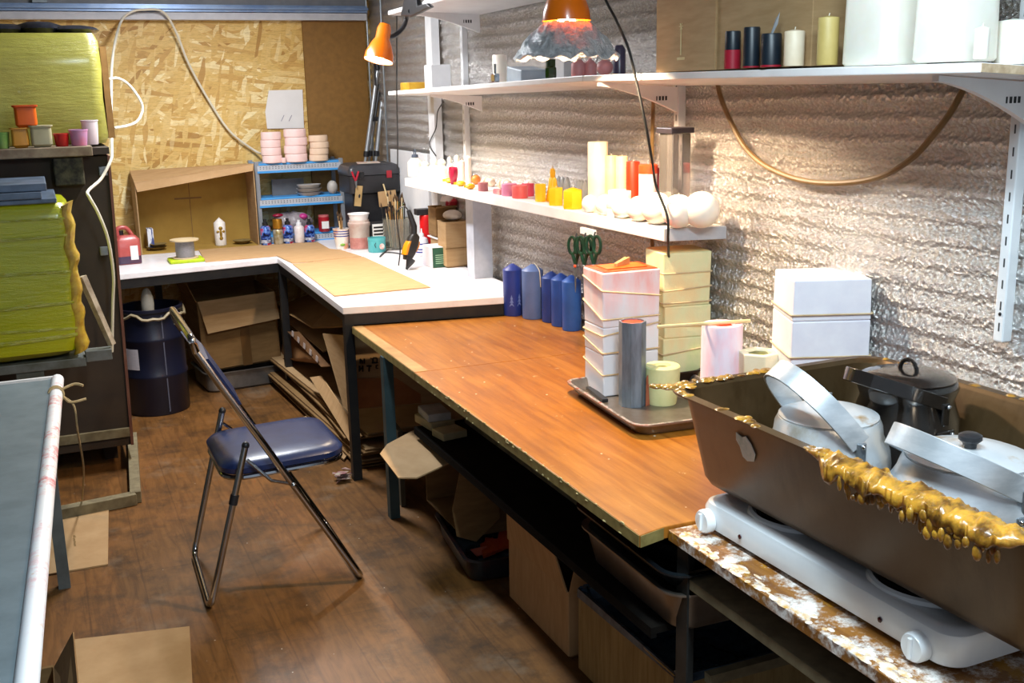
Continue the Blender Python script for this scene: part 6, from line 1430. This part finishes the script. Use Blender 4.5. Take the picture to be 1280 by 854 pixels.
# white plaster stack and the row of white balls
for k, (pb, pt, w_, xx) in enumerate(((246, 233, 36, 1.83), (233, 222, 38, 1.83), (222, 212, 32, 1.83))):
    b = P(776, pb, x=1.875); kk = mpp(b); r = w_*kk/2; th = .030; b.z = ZM+k*.0305
    o = MB().lathe([(r*.96, 0), (r, .003), (r, th-.003), (r*.96, th-.0004), (.001, th-.0004)], 26).build('wax_disc', WAXW, loc=b, smooth=True); tag(o, f'white wax disc, {["bottom", "middle", "top"][k]} of the stack in front of the red candle', 'disc', 'white wax discs stacked on the middle shelf')
balls = [(757, 262, 26, 1.826), (778, 266, 28, 1.826), (799, 268, 32, 1.83), (822, 260, 40, 1.852), (848, 261, 42, 1.862), (877, 255, 46, 1.92), (800, 250, 26, 1.89), (738, 254, 22, 1.826)]
wh = ['small white ball candle second from the left in the bright row', 'white ball candle third from the left in the bright row', 'white ball candle in the middle of the bright row by the shelf edge', 'large white ball candle behind the hanging black cord', 'large white ball candle next to the one at the shelf end', 'largest white ball candle at the near end of the middle shelf', 'white ball candle tucked behind the bright row', 'smallest white ball candle at the left of the bright row']
for (px, py, w_, xx), lab in zip(balls, wh):
    r = w_*mpp(P(px, py, x=xx))/2; b = P(px, py, x=max(xx, 1.803+r)); b.z = ZM
    t = thing('ball_candle', lab, 'candle', b, 0, 'white ball candles on the middle shelf'); MB().ball((0, 0, r), (r, r, r), 22, 14).build('body', WAXW, t, smooth=True); MB().tube([(0, 0, 2*r-.001), (.001, 0, 2*r+.004)], .0013, 6).build('wick', WICK, t)
# ------------------------------------------------------------------ hanging cables and hose
cable([P(846, 372, x=1.98), P(842, 345, x=1.93), P(836, 320, x=1.85), P(835, 300, x=1.80), P(834, 270, x=1.79), P(820, 232, x=1.775), P(815, 200, x=1.74), P(806, 150, x=1.70), P(795, 100, x=1.685), P(786, 62, x=1.665), P(770, 25, x=1.65), P(757, 0, x=1.64), P(748, -25, x=1.63)], .0042, CABLEB, 'black lamp cord hanging past both shelves at the white ball candles', name='cord')
cable([P(497, 210, x=1.90), P(497, 170, x=1.80), P(496, 120, x=1.69), P(496, 60, x=1.66), P(496, 20, x=1.63)], .0035, CABLEB, 'thin black cord hanging straight down at the far shelf end', name='cord')
cable([P(545, 195, x=1.97), P(537, 180, x=1.968), P(545, 160, x=1.968), P(547, 140, x=1.965), P(554, 128, x=1.90)], .003, CABLEB, 'thin black wavy cord in front of the white wooden post', name='cord')
HOSE = mt('brown_hose', '#8a6d46', '#75592f', .5, scale=14)
xx = W-.022
cable([P(897, 104, x=xx), P(902, 125, x=xx), P(915, 155, x=xx), P(932, 185, x=xx), P(958, 208, x=xx), P(1000, 225, x=xx), P(1050, 229, x=xx), P(1100, 221, x=xx), P(1140, 198, x=xx), P(1170, 165, x=xx), P(1190, 138, x=xx), P(1206, 108, x=xx)], .008, HOSE, 'brown hose looping in a deep curve on the foil wall', name='hose')
cable([P(817, 118, x=xx), P(816, 150, x=xx), P(815, 200, x=xx), P(815, 300, x=xx), P(822, 345, x=xx)], .007, HOSE, 'brown hose running straight down behind the red candle', name='hose')

# ------------------------------------------------------------------ lamps
FO = NT('crumpled_foil'); v = FO.coords(); n1 = FO.noise(v, 38, 5, .7); FO.bump(n1, 1.0, .05); FOM = FO.done(FO.ramp(n1, [(.3, '#b9bcc2'), (.7, '#f2f4f6')]), .36, .55)
yl = 2.98
c = P(708, 26, y=yl); k = mpp(c); rim = P(712, 72, y=yl)
t = thing('clip_lamp', 'orange clip lamp with a wide crumpled foil skirt over the shelves', 'lamp', (c.x, yl, c.z))
r1 = 30*k
MB().lathe([(r1*1.02, 0), (r1*.98, r1*.35), (r1*.86, r1*.75), (r1*.62, r1*1.2), (r1*.55, r1*1.4), (r1*.55, r1*2.2), (r1*.4, r1*2.3), (.001, r1*2.3)], 36, cap0=False).build('lamp_shade', ORANGE, t, smooth=True)
rr2 = 70*k; dz = c.z-rim.z
mb = MB(); rs = []
n = 60
for kk in range(9):
    u = kk/8; rad = r1*.9+(rr2-r1*.9)*u**1.15; z = -dz*u**1.35*.98
    rs.append([((rad+.008*u*noise.noise(V((3*math.cos(2*PI*i/n), 3*math.sin(2*PI*i/n), u*4))))*math.cos(2*PI*i/n), .8*(rad+.008*noise.noise(V((5*math.cos(2*PI*i/n), 5*math.sin(2*PI*i/n), u*5))))*math.sin(2*PI*i/n), z+.022*noise.noise(V((4*math.cos(2*PI*i/n), 4*math.sin(2*PI*i/n), 9+u*5)))*(.3+u)-.003) for i in range(n)])
rs2 = [[(x*.985, y*.985, z-.002) for x, y, z in r_] for r_ in rs[::-1]]
mb.loft(rs+rs2, closed=True).build('foil_skirt', FOM, t, smooth=True, auto=70)
MB().ball((0, 0, -.012), (.028, .028, .036), 16, 10).build('bulb', emis('bulb_glow', '#ffe0b4', 90), t, smooth=True)
MB().tube(smoothpath([(0, 0, r1*2.3), (.03, .02, r1*3.0), (.12, .2, r1*3.6), (.19, .46, Z3+.02-c.z)], 5), .008, 10).build('gooseneck', BLACKP, t, smooth=True)
LAMP1 = V((c.x, yl, c.z-.02))
yl = 5.0
c = P(473, 76, y=yl); k = mpp(c)
t = thing('clip_lamp', 'small orange clip lamp on a black gooseneck near the corner', 'lamp', (c.x, yl, c.z), (-.12, .28, 0))
r1 = 18.5*k
MB().lathe([(r1, 0), (r1*.96, r1*.45), (r1*.72, r1*1.1), (r1*.5, r1*1.5), (r1*.48, r1*2.2), (r1*.36, r1*2.5), (.001, r1*2.55)], 32, cap0=False).build('lamp_shade', ORANGE, t, smooth=True)
MB().lathe([(r1*.97, .002), (r1*.90, r1*.45), (r1*.66, r1*1.1)], 32, cap0=False, cap1=False).build('shade_lining', WHITE, t, smooth=True)
MB().ball((0, 0, r1*.35), (.024, .024, .032), 14, 9).build('bulb', emis('bulb_glow2', '#ffe4bc', 60), t, smooth=True)
LAMP2 = V((c.x, yl, c.z+.0))
g0 = c+V((.03, 0, .105)); g = [P(478, 46, y=yl), P(492, 45, y=yl+.02), P(504, 34, y=yl+.03), P(509, 20, y=yl+.02), P(513, 14, x=1.60)]
inv = t.matrix_basis.copy(); 
bpy.context.view_layer.update(); inv = t.matrix_world.inverted()
MB().tube([inv @ p for p in smoothpath(g, 6)], .011, 10).build('gooseneck', BLACKP, t, smooth=True)
cl = [inv @ p for p in (P(503, 20, x=1.606), P(516, 21, x=1.606), P(541, 9, x=1.606), P(536, 4, x=1.606), P(524, 7, x=1.606), P(523, -6, x=1.606), P(508, -4, x=1.606))]
MB().sheet(cl, .022).build('clamp', BLACKP, t, bevel=.006)
# ------------------------------------------------------------------ lights
def light(kind, name, loc, e, c, **kw):
    l = D.lights.new(name, kind); l.energy = e; l.color = c
    for k, v in kw.items(): setattr(l, k, v)
    o = D.objects.new(name, l); col.objects.link(o); o.location = loc; return o
light('SPOT', 'foil_lamp_light', LAMP1+V((0, 0, -.035)), 95, (1, .74, .47), shadow_soft_size=.03, spot_size=math.radians(150), spot_blend=.35)
o = light('SPOT', 'small_lamp_light', LAMP2+V((0, 0, -.012)), 40, (1, .80, .55), shadow_soft_size=.025, spot_size=math.radians(140), spot_blend=.4); o.rotation_euler = (-.1, .15, 0)
o = light('AREA', 'ceiling_tube', (.9, 1.0, 2.42), 74, (.72, .9, 1), shape='RECTANGLE', size=.15, size_y=1.3)
o = light('AREA', 'ceiling_tube_far', (.85, 5.1, 2.42), 72, (.95, .97, 1), shape='RECTANGLE', size=.15, size_y=1.3)
w = D.worlds.new('world'); scene.world = w; w.use_nodes = True
w.node_tree.nodes['Background'].inputs[0].default_value = (.75, .85, 1, 1); w.node_tree.nodes['Background'].inputs[1].default_value = .35
scene.view_settings.view_transform = 'Standard'; scene.view_settings.look = 'None'; scene.view_settings.exposure = 0; scene.view_settings.gamma = 1
scene.view_settings.use_curve_mapping = False
scene.cycles.use_denoising = True
scene.cycles.max_bounces = 6; scene.cycles.sample_clamp_indirect = 6
